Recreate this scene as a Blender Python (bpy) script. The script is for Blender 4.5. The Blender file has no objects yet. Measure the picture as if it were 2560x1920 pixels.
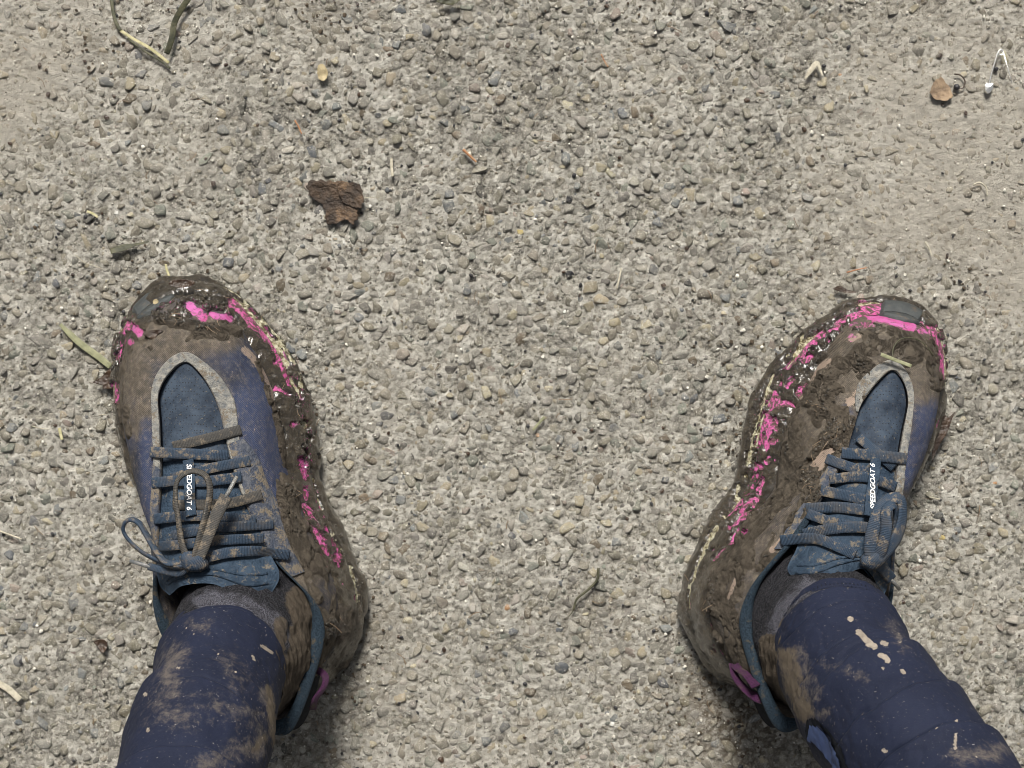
import bpy, math, random
import numpy as np
from mathutils import Vector

random.seed(7)
rng = np.random.default_rng(11)
SC = bpy.context.scene
COL = SC.collection

# ------------------------------------------------------------------ camera, world, sun, exposure
H = 1.10                       # the phone is held 1.1 m above the paving
WID = 0.66                     # metres of paving across the frame
S = WID / 2560.0
cam = bpy.data.cameras.new('camera'); cam_o = bpy.data.objects.new('camera', cam); COL.objects.link(cam_o)
cam.sensor_width = 36; cam.lens = 36 * H / WID; cam.clip_start = 0.02; cam.clip_end = 100
cam_o.location = (0, 0, H); SC.camera = cam_o

SUN_EL, SUN_AZ = 50.0, 6.0    # azimuth: degrees from +Y towards -X
world = bpy.data.worlds.new('World'); SC.world = world; world.use_nodes = True
wn = world.node_tree; wn.nodes.clear()
sky = wn.nodes.new('ShaderNodeTexSky'); sky.sky_type = 'NISHITA'; sky.sun_disc = False
sky.sun_elevation = math.radians(SUN_EL); sky.sun_rotation = math.radians(-SUN_AZ)
sky.air_density = 1.0; sky.dust_density = 4.0; sky.ozone_density = 1.0
hs = wn.nodes.new('ShaderNodeHueSaturation'); hs.inputs['Saturation'].default_value = 0.22
bg = wn.nodes.new('ShaderNodeBackground'); bg.inputs['Strength'].default_value = 0.055
wo = wn.nodes.new('ShaderNodeOutputWorld')
wn.links.new(sky.outputs[0], hs.inputs['Color']); wn.links.new(hs.outputs[0], bg.inputs['Color']); wn.links.new(bg.outputs[0], wo.inputs['Surface'])
sd = bpy.data.lights.new('sun', 'SUN'); so = bpy.data.objects.new('sun', sd); COL.objects.link(so)
sd.energy = 3.9; sd.angle = math.radians(15); sd.color = (1.0, 0.955, 0.88)
el, az = math.radians(SUN_EL), math.radians(SUN_AZ)
sdir = Vector((-math.sin(az) * math.cos(el), math.cos(az) * math.cos(el), math.sin(el)))
so.rotation_euler = sdir.to_track_quat('Z', 'Y').to_euler()
SC.view_settings.view_transform = 'Standard'; SC.view_settings.look = 'None'
SC.view_settings.gamma = 1; SC.view_settings.exposure = 0.50; SC.cycles.filter_width = 0.85; SC.view_settings.use_curve_mapping = False

# ------------------------------------------------------------------ helpers
def P(px, py, z=0.0):
    """photo measurement (pixel) + real height -> point in the place"""
    k = S * (1 - z / H)
    return np.array([(px - 1280) * k, (960 - py) * k, z])
def app(v):
    """measurement coordinates of points (N,3): used to look the stain map up"""
    k = S * (1 - v[..., 2] / H)
    return np.stack([v[..., 0] / k + 1280, 960 - v[..., 1] / k], -1)

def _hash(ix, iy, iz, seed):
    h = (ix.astype(np.uint32) * np.uint32(374761393) + iy.astype(np.uint32) * np.uint32(668265263) +
         iz.astype(np.uint32) * np.uint32(2147483647 - 19) + np.uint32((seed * 974634777) & 0xffffffff))
    h = (h ^ (h >> np.uint32(13))) * np.uint32(1274126177)
    h = h ^ (h >> np.uint32(16))
    return h.astype(np.float32) / np.float32(4294967295.0)
def vnoise(p, seed=0):
    p = np.asarray(p, dtype=np.float64)
    f = np.floor(p); i = f.astype(np.int64); t = (p - f); t = t * t * t * (t * (t * 6 - 15) + 10)
    ix, iy, iz = [(i[..., k] & 0xffffffff).astype(np.uint32) for k in range(3)]
    o = np.uint32(1); r = 0
    for dx in (0, 1):
        wx = t[..., 0] if dx else 1 - t[..., 0]
        for dy in (0, 1):
            wy = t[..., 1] if dy else 1 - t[..., 1]
            for dz in (0, 1):
                wz = t[..., 2] if dz else 1 - t[..., 2]
                r = r + wx * wy * wz * _hash(ix + np.uint32(dx), iy + np.uint32(dy), iz + np.uint32(dz), seed)
    return r * 2 - 1
def fbm(p, oct=4, seed=0, gain=0.5):
    a, r, s = 1.0, 0, 0
    p = np.asarray(p, dtype=np.float64)
    for k in range(oct):
        r = r + a * vnoise(p * (2.03 ** k) + 17.3 * k, seed + k); s += a; a *= gain
    return r / s
def sstep(a, b, x):
    t = np.clip((x - a) / (b - a), 0, 1); return t * t * (3 - 2 * t)

ROOT = {}
def empty(name, loc):
    o = bpy.data.objects.new(name, None); COL.objects.link(o); o.location = loc
    o.empty_display_size = 0.02; ROOT[o.name] = np.array(loc, dtype=float); return o
def tag(o, label=None, cat=None, group=None, kind=None):
    if label: o['label'] = label
    if cat: o['category'] = cat
    if group: o['group'] = group
    if kind: o['kind'] = kind
    return o
def link(name, me, mat, parent=None, origin=None):
    o = bpy.data.objects.new(name, me); COL.objects.link(o)
    if mat is not None: me.materials.append(mat)
    if parent is not None:
        o.parent = parent; ROOT[o.name] = ROOT[parent.name]
    else:
        ROOT[o.name] = np.array(origin if origin is not None else (0, 0, 0), dtype=float)
        o.location = ROOT[o.name]
    return o
FLIP = {'upper', 'upper_mud', 'sole_mud', 'outsole', 'lower_midsole', 'upper_midsole', 'toe_bumper', 'eyestay', 'lace_panel', 'leggings', 'sock', 'collar', 'zip_lining'}
def orient(name, verts, faces):
    # sheets seen from above must face up, closed bodies outwards
    f = faces; v = verts
    a, b, c = v[f[:, 0]], v[f[:, 1]], v[f[:, 2]]; n = np.cross(b - a, c - a)
    if name in ('leggings', 'sock', 'collar', 'sole_mud', 'outsole', 'lower_midsole', 'upper_midsole'):
        ctr = v.mean(0); sgn = (n * (a - ctr)).sum()
        if name == 'collar': sgn = n[v[f[:, 0], 2] > np.median(v[:, 2]), 2].sum()
    else: sgn = n[:, 2].sum()
    return f[:, ::-1] if sgn < 0 else f
def mk(name, verts, faces, mat, parent=None, smooth=True, attrs=None, origin=None):
    """verts in world metres; faces (M,k) int array or list of lists"""
    verts = np.asarray(verts, dtype=np.float64).reshape(-1, 3)
    if isinstance(faces, np.ndarray) and name in FLIP: faces = orient(name, verts, faces)
    if parent is not None: off = ROOT[parent.name]
    else:
        if origin is None: origin = np.array([verts[:, 0].mean(), verts[:, 1].mean(), verts[:, 2].min()])
        off = np.array(origin, dtype=float)
    v = (verts - off).astype(np.float32)
    me = bpy.data.meshes.new(name)
    if isinstance(faces, np.ndarray):
        m, k = faces.shape
        me.vertices.add(len(v)); me.vertices.foreach_set('co', v.ravel())
        me.loops.add(m * k); me.loops.foreach_set('vertex_index', faces.astype(np.int32).ravel())
        me.polygons.add(m); me.polygons.foreach_set('loop_start', np.arange(0, m * k, k, dtype=np.int32))
        me.update(calc_edges=True)
    else:
        me.from_pydata([tuple(x) for x in v], [], faces); me.update()
    me.polygons.foreach_set('use_smooth', [bool(smooth)] * len(me.polygons))
    for an, av in (attrs or {}).items():
        av = np.asarray(av, dtype=np.float32)
        if av.ndim == 2:
            a = me.attributes.new(an, 'FLOAT_COLOR', 'POINT'); a.data.foreach_set('color', np.concatenate([av, np.ones((len(av), 1), np.float32)], 1).ravel())
        else:
            a = me.attributes.new(an, 'FLOAT', 'POINT'); a.data.foreach_set('value', av.ravel())
    me.update()
    return link(name, me, mat, parent, None if parent is not None else off)
def grid_faces(nu, nv, wrap_u=False, mask=None):
    """grid stored [u, v]"""
    iu = np.arange(nu if wrap_u else nu - 1); iv = np.arange(nv - 1)
    a, b = np.meshgrid(iu, iv, indexing='ij'); a2 = (a + 1) % nu
    f = np.stack([a * nv + b, a2 * nv + b, a2 * nv + b + 1, a * nv + b + 1], -1)
    if mask is not None: f = f[mask]
    return f.reshape(-1, 4)
def cat(parts):
    """join [(verts, faces[, attr])]"""
    vs, fs, n = [], [], 0
    for p in parts:
        vs.append(p[0]); fs.append(p[1] + n); n += len(p[0])
    return np.concatenate(vs), np.concatenate(fs)
def prune(v, f, used=None):
    idx = np.unique(f); mp = -np.ones(len(v), int); mp[idx] = np.arange(len(idx))
    return v[idx], mp[f], idx
def gnormals(G, wrap_u=False):
    if wrap_u: du = np.roll(G, -1, 0) - np.roll(G, 1, 0)
    else: du = np.gradient(G, axis=0)
    dv = np.gradient(G, axis=1)
    n = np.cross(du, dv); n /= (np.linalg.norm(n, axis=-1, keepdims=True) + 1e-12); return n
def catmull(pts, n, closed=False):
    pts = np.asarray(pts, dtype=float); m = len(pts)
    t = np.linspace(0, m if closed else m - 1, n, endpoint=not closed)
    i = np.floor(t).astype(int)
    if not closed: i = np.clip(i, 0, m - 2)
    u = (t - i)[:, None]
    if closed: g = lambda k: pts[(i + k) % m]
    else:
        ex = np.vstack([2 * pts[0] - pts[1], pts, 2 * pts[-1] - pts[-2]]); g = lambda k: ex[i + k + 1]
    a, b, c, d = g(-1), g(0), g(1), g(2)
    return 0.5 * ((2 * b) + (c - a) * u + (2 * a - 5 * b + 4 * c - d) * u ** 2 + (3 * b - a - 3 * c + d) * u ** 3)
def resample(path, n):
    path = np.asarray(path, dtype=float)
    d = np.r_[0, np.cumsum(np.linalg.norm(np.diff(path, axis=0), axis=1))]
    t = np.linspace(0, d[-1], n)
    return np.stack([np.interp(t, d, path[:, k]) for k in range(path.shape[1])], 1), t

def tube(path, r, seg=8, caps=True):
    path = np.asarray(path, dtype=float); n = len(path); r = np.broadcast_to(r, (n,))
    T = np.gradient(path, axis=0); T /= np.linalg.norm(T, axis=1, keepdims=True) + 1e-12
    up = np.array([0, 0, 1.0]); A = np.cross(T, up); bad = np.linalg.norm(A, axis=1) < 1e-3
    A[bad] = (1, 0, 0); A /= np.linalg.norm(A, axis=1, keepdims=True); B = np.cross(A, T)
    th = np.linspace(0, 2 * np.pi, seg, endpoint=False)
    G = path[:, None] + r[:, None, None] * (np.cos(th)[None, :, None] * A[:, None] + np.sin(th)[None, :, None] * B[:, None])
    G = G.transpose(1, 0, 2)
    v = G.reshape(-1, 3); f = grid_faces(seg, n, True)
    if caps:
        v = np.vstack([v, path[0], path[-1]]); k = len(v)
        e = [[(j + 1) % seg * n, j * n, k - 2, k - 2] for j in range(seg)] + [[j * n + n - 1, (j + 1) % seg * n + n - 1, k - 1, k - 1] for j in range(seg)]
        e = np.array(e); f3 = e
        return v, f, f3[:, :3]
    return v, f, np.zeros((0, 3), int)
def mk_tube(name, path, r, mat, parent=None, seg=8, attrs=None, smooth=True):
    v, f, f3 = tube(path, r, seg); faces = [list(map(int, q)) for q in f] + [list(map(int, q)) for q in f3]
    return mk(name, v, faces, mat, parent, smooth=smooth)
def ribbon(path, w, th, normal=(0, 0, 1), n=None, twist=None):
    """flat lace: closed rounded cross-section swept along path. returns verts, faces, along"""
    path = np.asarray(path, dtype=float)
    if n is None: n = max(12, int(np.linalg.norm(np.diff(path, axis=0), axis=1).sum() / 0.0009))
    c = catmull(path, max(n, 4 * len(path))); c, t = resample(c, n)
    T = np.gradient(c, axis=0); T /= np.linalg.norm(T, axis=1, keepdims=True) + 1e-12
    N = np.broadcast_to(np.asarray(normal, dtype=float), c.shape) if np.ndim(normal) == 1 else normal
    side = np.cross(T, N); side /= np.linalg.norm(side, axis=1, keepdims=True) + 1e-12
    nn = np.cross(side, T)
    if twist is not None:
        a = np.interp(np.linspace(0, 1, n), np.linspace(0, 1, len(twist)), twist)[:, None]
        side, nn = side * np.cos(a) + nn * np.sin(a), nn * np.cos(a) - side * np.sin(a)
    w = np.interp(np.linspace(0, 1, n), np.linspace(0, 1, np.size(w)), np.ravel(w)) if np.size(w) > 1 else np.full(n, w)
    prof = [(-1, 0), (-.92, .75), (-.5, 1), (0, 1.08), (.5, 1), (.92, .75), (1, 0), (.92, -.75), (0, -1), (-.92, -.75)]
    G = np.stack([c + (a * w / 2)[:, None] * side + b * th / 2 * nn for a, b in prof], 0)
    v = G.reshape(-1, 3); f = grid_faces(len(prof), n, True); k = len(prof)
    v = np.vstack([v, c[0], c[-1]]); m = len(v)
    e = [[(j + 1) % k * n, j * n, m - 2] for j in range(k)] + [[j * n + n - 1, (j + 1) % k * n + n - 1, m - 1] for j in range(k)]
    al = np.concatenate([np.tile(t, k), [0, t[-1]]])
    return v, [list(map(int, q)) for q in f] + e, al

# ------------------------------------------------------------------ materials
class M:
    def __init__(s, name):
        s.m = bpy.data.materials.new(name); s.m.use_nodes = True; s.t = s.m.node_tree; s.t.nodes.clear()
        s.out = s.n('ShaderNodeOutputMaterial'); s.b = s.n('ShaderNodeBsdfPrincipled'); s.l(s.b.outputs[0], s.out.inputs[0])
        s.tc = s.n('ShaderNodeTexCoord')
    def n(s, k, **kw):
        x = s.t.nodes.new(k)
        for a, b in kw.items(): setattr(x, a, b)
        return x
    def l(s, a, b): s.t.links.new(a, b)
    def set(s, k, v):
        if hasattr(v, 'links') or hasattr(v, 'is_linked'): s.l(v, s.b.inputs[k])
        else: s.b.inputs[k].default_value = v
    def noise(s, scale, detail=4, rough=0.6, co=None, dist=0.0):
        x = s.n('ShaderNodeTexNoise'); x.inputs['Scale'].default_value = scale; x.inputs['Detail'].default_value = detail
        x.inputs['Roughness'].default_value = rough; x.inputs['Distortion'].default_value = dist
        s.l(co or s.tc.outputs['Object'], x.inputs['Vector']); return x.outputs['Fac']
    def vor(s, scale, feature='F1', co=None, out='Distance', rnd=1.0):
        x = s.n('ShaderNodeTexVoronoi', feature=feature); x.inputs['Scale'].default_value = scale; x.inputs['Randomness'].default_value = rnd
        s.l(co or s.tc.outputs['Object'], x.inputs['Vector']); return x.outputs[out]
    def attr(s, name, out='Fac'):
        x = s.n('ShaderNodeAttribute'); x.attribute_name = name; return x.outputs[out]
    def ramp(s, fac, stops):
        x = s.n('ShaderNodeValToRGB'); e = x.color_ramp.elements
        while len(e) > 1: e.remove(e[-1])
        for i, (p, c) in enumerate(stops):
            c = c if len(c) == 4 else (*c, 1)
            if i == 0: e[0].position = p; e[0].color = c
            else: k = e.new(p); k.color = c
        s.l(fac, x.inputs[0]); return x.outputs[0]
    def maprange(s, v, a, b, c=0.0, d=1.0, smooth=True):
        x = s.n('ShaderNodeMapRange'); x.interpolation_type = 'SMOOTHSTEP' if smooth else 'LINEAR'
        s.l(v, x.inputs['Value'])
        for k, q in zip(('From Min', 'From Max', 'To Min', 'To Max'), (a, b, c, d)): x.inputs[k].default_value = q
        return x.outputs[0]
    def math(s, op, a, b=None):
        x = s.n('ShaderNodeMath', operation=op)
        for i, q in enumerate((a, b)):
            if q is None: continue
            if isinstance(q, (int, float)): x.inputs[i].default_value = q
            else: s.l(q, x.inputs[i])
        return x.outputs[0]
    def mix(s, fac, a, b, mode='MIX'):
        x = s.n('ShaderNodeMix', data_type='RGBA', blend_type=mode)
        if isinstance(fac, (int, float)): x.inputs[0].default_value = fac
        else: s.l(fac, x.inputs[0])
        for i, q in ((6, a), (7, b)):
            if isinstance(q, tuple): x.inputs[i].default_value = (*q, 1) if len(q) == 3 else q
            else: s.l(q, x.inputs[i])
        return x.outputs[2]
    def bump(s, hgt, dist=0.001, strength=1.0, prev=None):
        x = s.n('ShaderNodeBump'); x.inputs['Distance'].default_value = dist; x.inputs['Strength'].default_value = strength
        s.l(hgt, x.inputs['Height'])
        if prev is not None: s.l(prev, x.inputs['Normal'])
        return x.outputs[0]

MUD = (0.088, 0.066, 0.045); MUD_D = (0.038, 0.028, 0.018); MUD_L = (0.27, 0.22, 0.165)

def m_cement():
    m = M('cement')
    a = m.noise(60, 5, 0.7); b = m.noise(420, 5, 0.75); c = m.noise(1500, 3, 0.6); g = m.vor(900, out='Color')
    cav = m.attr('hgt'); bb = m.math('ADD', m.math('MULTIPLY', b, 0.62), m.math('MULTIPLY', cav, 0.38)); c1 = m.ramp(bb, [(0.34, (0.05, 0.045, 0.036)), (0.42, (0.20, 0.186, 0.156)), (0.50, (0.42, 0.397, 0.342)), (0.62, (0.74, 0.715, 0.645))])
    c2 = m.mix(m.maprange(a, 0.35, 0.65, 0.0, 0.45), c1, (0.36, 0.345, 0.31))
    sand = m.mix(m.maprange(m.noise(1150, 3, .8), 0.52, 0.62, 0.0, 0.6), c2, (0.52, 0.49, 0.42))
    dust = m.attr('dust')
    dcol = m.ramp(m.noise(260, 5, 0.7), [(0.3, (0.22, 0.19, 0.15)), (0.52, (0.39, 0.35, 0.285)), (0.75, (0.56, 0.51, 0.43))])
    sp = m.maprange(c, 0.66, 0.72)                                   # pale sand grains
    col = m.mix(m.math('MULTIPLY', dust, 0.6), sand, dcol)
    brown_patch = m.math('MULTIPLY', m.attr('brown_patch'), m.maprange(m.noise(200, 5, 0.8), 0.3, 0.6))
    col = m.mix(brown_patch, col, (0.13, 0.105, 0.075))
    col = m.mix(m.math('MULTIPLY', sp, .9), col, (0.84, 0.82, 0.75))
    dk = m.maprange(m.noise(700, 2, 0.5), 0.70, 0.74); col = m.mix(dk, col, (0.10, 0.09, 0.08))
    m.set('Base Color', col); m.set('Roughness', 0.82); m.set('Specular IOR Level', 0.35)
    h = m.math('ADD', m.math('MULTIPLY', b, 1.2), c)
    h = m.math('ADD', h, m.math('MULTIPLY', m.noise(150, 3, .6), .8)); m.set('Normal', m.bump(h, 0.0022, 1.0)); return m.m
def m_pebble(attrib):
    m = M('pebble_' + ('mixed' if attrib else 'single'))
    if attrib: base = m.attr('col', 'Color')
    else:
        x = m.n('ShaderNodeObjectInfo'); base = x.outputs['Color']
    geo = m.n('ShaderNodeNewGeometry')
    co = geo.outputs['Position']
    a = m.noise(300, 5, 0.7, co=co); b = m.noise(1400, 3, 0.6, co=co); c = m.noise(90, 3, 0.6, co=co)
    col = m.mix(m.maprange(a, 0.3, 0.7, 0.0, 0.5), base, m.mix(1.0, base, (0.62, 0.6, 0.56), 'MULTIPLY'))
    film = m.math('MULTIPLY', m.maprange(m.noise(260, 6, 0.8, co=co), 0.43, 0.64), 0.68)
    col = m.mix(film, col, m.mix(m.maprange(b, .4, .6), (0.17, 0.158, 0.13), (0.50, 0.475, 0.41)))
    sp = m.maprange(b, 0.64, 0.72); col = m.mix(m.math('MULTIPLY', sp, 0.75), col, (0.74, 0.71, 0.64))
    m.set('Base Color', col); m.set('Roughness', m.maprange(a, 0.3, 0.7, 0.5, 0.85)); m.set('Specular IOR Level', 0.35)
    m.set('Normal', m.bump(m.math('ADD', a, m.math('MULTIPLY', b, 0.5)), 0.0016, 0.9)); return m.m

def knit(m):  # crossed threads
    s = m.n('ShaderNodeSeparateXYZ'); m.l(m.tc.outputs['Object'], s.inputs[0])
    a = m.math('SINE', m.math('MULTIPLY', m.math('ADD', s.outputs[0], s.outputs[1]), 5200)); b = m.math('SINE', m.math('MULTIPLY', m.math('SUBTRACT', s.outputs[1], s.outputs[0]), 5200))
    return m.math('ADD', 1.0, m.math('MULTIPLY', .3, m.math('MULTIPLY', m.math('ADD', a, 1.0), m.math('ADD', b, 1.0))))       # 0..4
def m_upper():
    m = M('knit_upper')
    k = m.maprange(knit(m), 0.2, 2.6)
    n1 = m.noise(45, 4, 0.6); blue = m.attr('blue')
    deep = m.mix(k, (0.012, 0.015, 0.028), (0.024, 0.031, 0.055))
    brt = m.mix(k, (0.018, 0.026, 0.056), (0.050, 0.070, 0.145))
    col = m.mix(m.maprange(m.math('ADD', blue, m.math('MULTIPLY', n1, 0.7)), 0.30, 1.35), deep, brt)
    tan = m.math('ADD', m.attr('film'), m.math('MULTIPLY', m.math('SUBTRACT', m.noise(160, 6, 0.75), 0.5), 1.5))
    fcol = m.ramp(m.noise(220, 6, 0.8), [(0.3, (0.035, 0.030, 0.026)), (0.5, (0.078, 0.064, 0.048)), (0.72, (0.17, 0.14, 0.105))])
    col = m.mix(m.math('MULTIPLY', m.maprange(tan, -0.05, 0.95), 0.93), col, fcol)
    dust = m.maprange(m.noise(300, 7, 0.85), 0.46, 0.70, 0.0, 0.55); col = m.mix(dust, col, (0.22, 0.19, 0.155))
    pk = m.math('ADD', m.attr('pink'), m.math('MULTIPLY', m.math('SUBTRACT', m.noise(300, 7, 0.85), 0.5), 5.0))
    col = m.mix(m.maprange(pk, 0.72, 1.0, 0, .92), col, m.mix(m.maprange(m.noise(120, 3), 0.35, 0.65), (0.42, 0.06, 0.22), (0.50, 0.13, 0.36)))
    pt = m.math('ADD', m.attr('pale'), m.math('MULTIPLY', m.math('SUBTRACT', m.noise(280, 6, 0.8), 0.5), 4.5))
    col = m.mix(m.maprange(pt, 0.45, 0.8, 0, .9), col, m.mix(m.noise(150, 4), (0.20, 0.15, 0.12), (0.36, 0.28, 0.22)))
    m.set('Base Color', col); m.set('Roughness', 0.72); m.set('Specular IOR Level', 0.3)
    m.set('Normal', m.bump(m.math('ADD', m.math('MULTIPLY', k, 0.6), m.noise(500, 4, 0.7)), 0.0007, 0.8)); return m.m
def m_mud():
    m = M('mud')
    n1 = m.noise(140, 6, 0.7); n2 = m.noise(650, 5, 0.75); wet = m.attr('wet'); cr = m.vor(130, 'DISTANCE_TO_EDGE')
    crk = m.vor(70, 'DISTANCE_TO_EDGE', co=None)
    mus = m.noise(55, 7, 0.8, dist=1.2); crack = m.maprange(m.math('ABSOLUTE', m.math('SUBTRACT', mus, 0.5)), 0.0, 0.018, 0.0, 1.0)
    dry = m.ramp(n1, [(0.25, (0.055, 0.045, 0.034)), (0.5, (0.102, 0.084, 0.064)), (0.75, (0.175, 0.147, 0.113))])
    wt = m.ramp(n1, [(0.25, (0.018, 0.013, 0.008)), (0.5, (0.048, 0.036, 0.021)), (0.75, (0.105, 0.083, 0.052))])
    wm = m.maprange(m.math('ADD', wet, m.math('MULTIPLY', m.math('SUBTRACT', n2, 0.5), 0.6)), 0.3, 0.7)
    col = m.mix(wm, dry, wt)
    col = m.mix(m.maprange(crack, 0.0, 0.6, 0.75, 0.0), col, (0.022, 0.016, 0.010))
    col = m.mix(m.maprange(m.noise(900, 3, .7), .62, .72, 0, .5), col, (0.20, 0.165, 0.12))
    fn = m.math('MULTIPLY', m.math('SUBTRACT', m.noise(340, 6, 0.8), 0.5), 3.4)
    sg = m.maprange(m.math('ADD', m.attr('show_glint'), fn), 0.66, 0.80); col = m.mix(m.math('MULTIPLY', sg, .8), col, (0.60, 0.57, 0.40))  # gold foam showing through, with its wet highlights painted in as cream
    sp_ = m.maprange(m.math('ADD', m.attr('showp'), fn), 0.68, 0.80); col = m.mix(m.math('MULTIPLY', sp_, .92), col, (0.46, 0.075, 0.26))
    m.set('Base Color', col)
    m.set('Roughness', m.maprange(m.math('ADD', wet, m.math('MULTIPLY', m.math('SUBTRACT', m.noise(380, 3), 0.5), 0.9)), 0.2, 0.75, 0.85, 0.14))
    m.set('Specular IOR Level', m.maprange(wet, 0.2, 0.8, 0.25, 0.7)); m.set('Coat Weight', m.maprange(m.math('ADD', wet, m.math('MULTIPLY', m.math('SUBTRACT', m.noise(90, 3), 0.5), .6)), 0.25, 0.6, 0.0, 0.8)); m.set('Coat Roughness', 0.2)
    h = m.math('ADD', m.math('MULTIPLY', n2, 1.0), m.math('MULTIPLY', n1, 1.4))
    h = m.math('ADD', h, m.math('MULTIPLY', crack, 0.8))
    bn = m.bump(h, 0.0027, 1.0); m.set('Normal', bn); m.set('Coat Normal', m.bump(m.math('ADD', m.noise(210, 3, 0.6), m.math('MULTIPLY', m.noise(600, 2, 0.5), .18)), 0.0009, 1.0)); m.set('Coat IOR', 1.6); return m.m
def m_simple(name, c1, c2, scale=300, rough=0.6, spec=0.4, dirt=0.0, dirtc=MUD, bump=0.0004, metal=0.0, dscale=150, knit_=False, holes=0):
    m = M(name); n1 = m.noise(scale, 5, 0.65)
    col = m.mix(m.maprange(n1, 0.3, 0.7), c1, c2)
    if knit_: col = m.mix(m.maprange(knit(m), 0.0, 2.4, 0.65, 0.0), col, (c1[0] * .35, c1[1] * .35, c1[2] * .35))
    if dirt > 0:
        d = m.noise(dscale, 6, 0.75); col = m.mix(m.maprange(d, 0.72 - dirt * 0.4, 0.82 - dirt * 0.4), col, dirtc)
    if holes: col = m.mix(m.maprange(m.vor(holes, rnd=.25), .16, .28, .85, 0), col, (0.006, 0.007, 0.010))
    m.set('Base Color', col); m.set('Roughness', rough); m.set('Specular IOR Level', spec); m.set('Metallic', metal)
    m.set('Normal', m.bump(m.math('ADD', n1, m.noise(scale * 4, 3)), bump, 0.8)); return m.m
def m_lace(name, c1, c2, dirt):
    m = M(name); al = m.attr('along'); rib = m.maprange(m.math('SINE', m.math('MULTIPLY', al, 6600)), -1, 1, .35, .65); df = m.maprange(m.noise(70, 5, .7), .42, .72, 0, dirt * .9)
    d = m.noise(130, 6, 0.75); col = m.mix(rib, c1, c2)
    col = m.mix(m.maprange(d, 0.72 - dirt * 0.4, 0.85 - dirt * 0.4, 0, 0.9), col, m.mix(m.noise(600, 3), (0.09, 0.07, 0.05), (0.28, 0.23, 0.17)))
    col = m.mix(df, col, (0.10, 0.085, 0.07))
    sp = m.maprange(m.noise(700, 3), 0.70, 0.74, 0.0, 0.7); col = m.mix(sp, col, (0.42, 0.38, 0.32))
    m.set('Base Color', col); m.set('Roughness', 0.75); m.set('Specular IOR Level', 0.3)
    m.set('Normal', m.bump(m.math('ADD', rib, m.math('MULTIPLY', m.noise(700, 3), 0.9)), 0.0005, 0.8)); return m.m
def m_leg():
    m = M('legging_fabric')
    n1 = m.noise(30, 4, 0.6); n2 = m.noise(120, 6, 0.8); n3 = m.noise(420, 4, 0.7); w = m.noise(2500, 2)
    col = m.mix(m.maprange(n1, 0.3, 0.7), (0.0034, 0.0060, 0.019), (0.0064, 0.0100, 0.028))
    col = m.mix(m.maprange(w, 0.4, 0.6, 0, 0.35), col, (0.018, 0.024, 0.047))
    fm = m.math('ADD', m.attr('film'), m.math('MULTIPLY', m.math('SUBTRACT', m.noise(170, 8, 0.85), 0.5), 3.0))
    col = m.mix(m.maprange(fm, 0.25, 1.05, 0, 0.8), col, (0.115, 0.098, 0.084))
    bm = m.math('ADD', m.attr('brown'), m.math('MULTIPLY', m.math('SUBTRACT', n2, 0.5), 2.2))
    col = m.mix(m.maprange(bm, 0.35, 0.85), col, m.mix(m.noise(250, 5, 0.7), (0.055, 0.043, 0.032), (0.15, 0.122, 0.092)))
    sp = m.maprange(m.noise(560, 4, .7), 0.64, 0.69, 0, 0.55); col = m.mix(sp, col, (0.34, 0.31, 0.28))
    pl = m.math('ADD', m.attr('splash'), m.math('MULTIPLY', m.math('SUBTRACT', m.noise(260, 6, .8), 0.5), 2.0)); col = m.mix(m.maprange(pl, 0.45, 0.75), col, m.mix(m.noise(300, 4), (0.07, 0.06, 0.05), (0.40, 0.345, 0.28)))
    m.set('Base Color', col); m.set('Roughness', 0.78); m.set('Specular IOR Level', 0.25)
    m.set('Normal', m.bump(m.math('ADD', n3, m.math('MULTIPLY', w, 0.5)), 0.00035, 0.8)); return m.m
def m_sock():
    m = M('sock_knit'); al = m.attr('zz'); rib = m.maprange(m.math('SINE', m.math('MULTIPLY', al, 3.0)), -1, 1)
    n = m.noise(1300, 3, 0.7)
    dark = m.mix(m.maprange(n, 0.45, 0.65), (0.008, 0.008, 0.011), (0.055, 0.055, 0.062))
    lite = m.mix(m.maprange(n, 0.4, 0.6), (0.03, 0.03, 0.040), (0.13, 0.13, 0.155))
    col = m.mix(m.maprange(m.math('ADD', m.attr('cuff'), m.math('MULTIPLY', m.math('SUBTRACT', m.noise(130, 6, .8), .5), 1.6)), 0.3, 1.0), dark, lite)
    b = m.math('ADD', m.attr('brown'), m.math('MULTIPLY', m.math('SUBTRACT', m.noise(200, 6, 0.8), 0.5), 1.3))
    col = m.mix(m.maprange(b, 0.4, 0.65, 0, 0.92), col, m.mix(m.noise(300, 5), (0.042, 0.033, 0.024), (0.125, 0.10, 0.074)))
    m.set('Base Color', col); m.set('Roughness', 0.9); m.set('Specular IOR Level', 0.2)
    m.set('Normal', m.bump(m.math('ADD', n, m.math('MULTIPLY', m.noise(300, 5), 1.5)), 0.0014, 1.0)); return m.m

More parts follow.
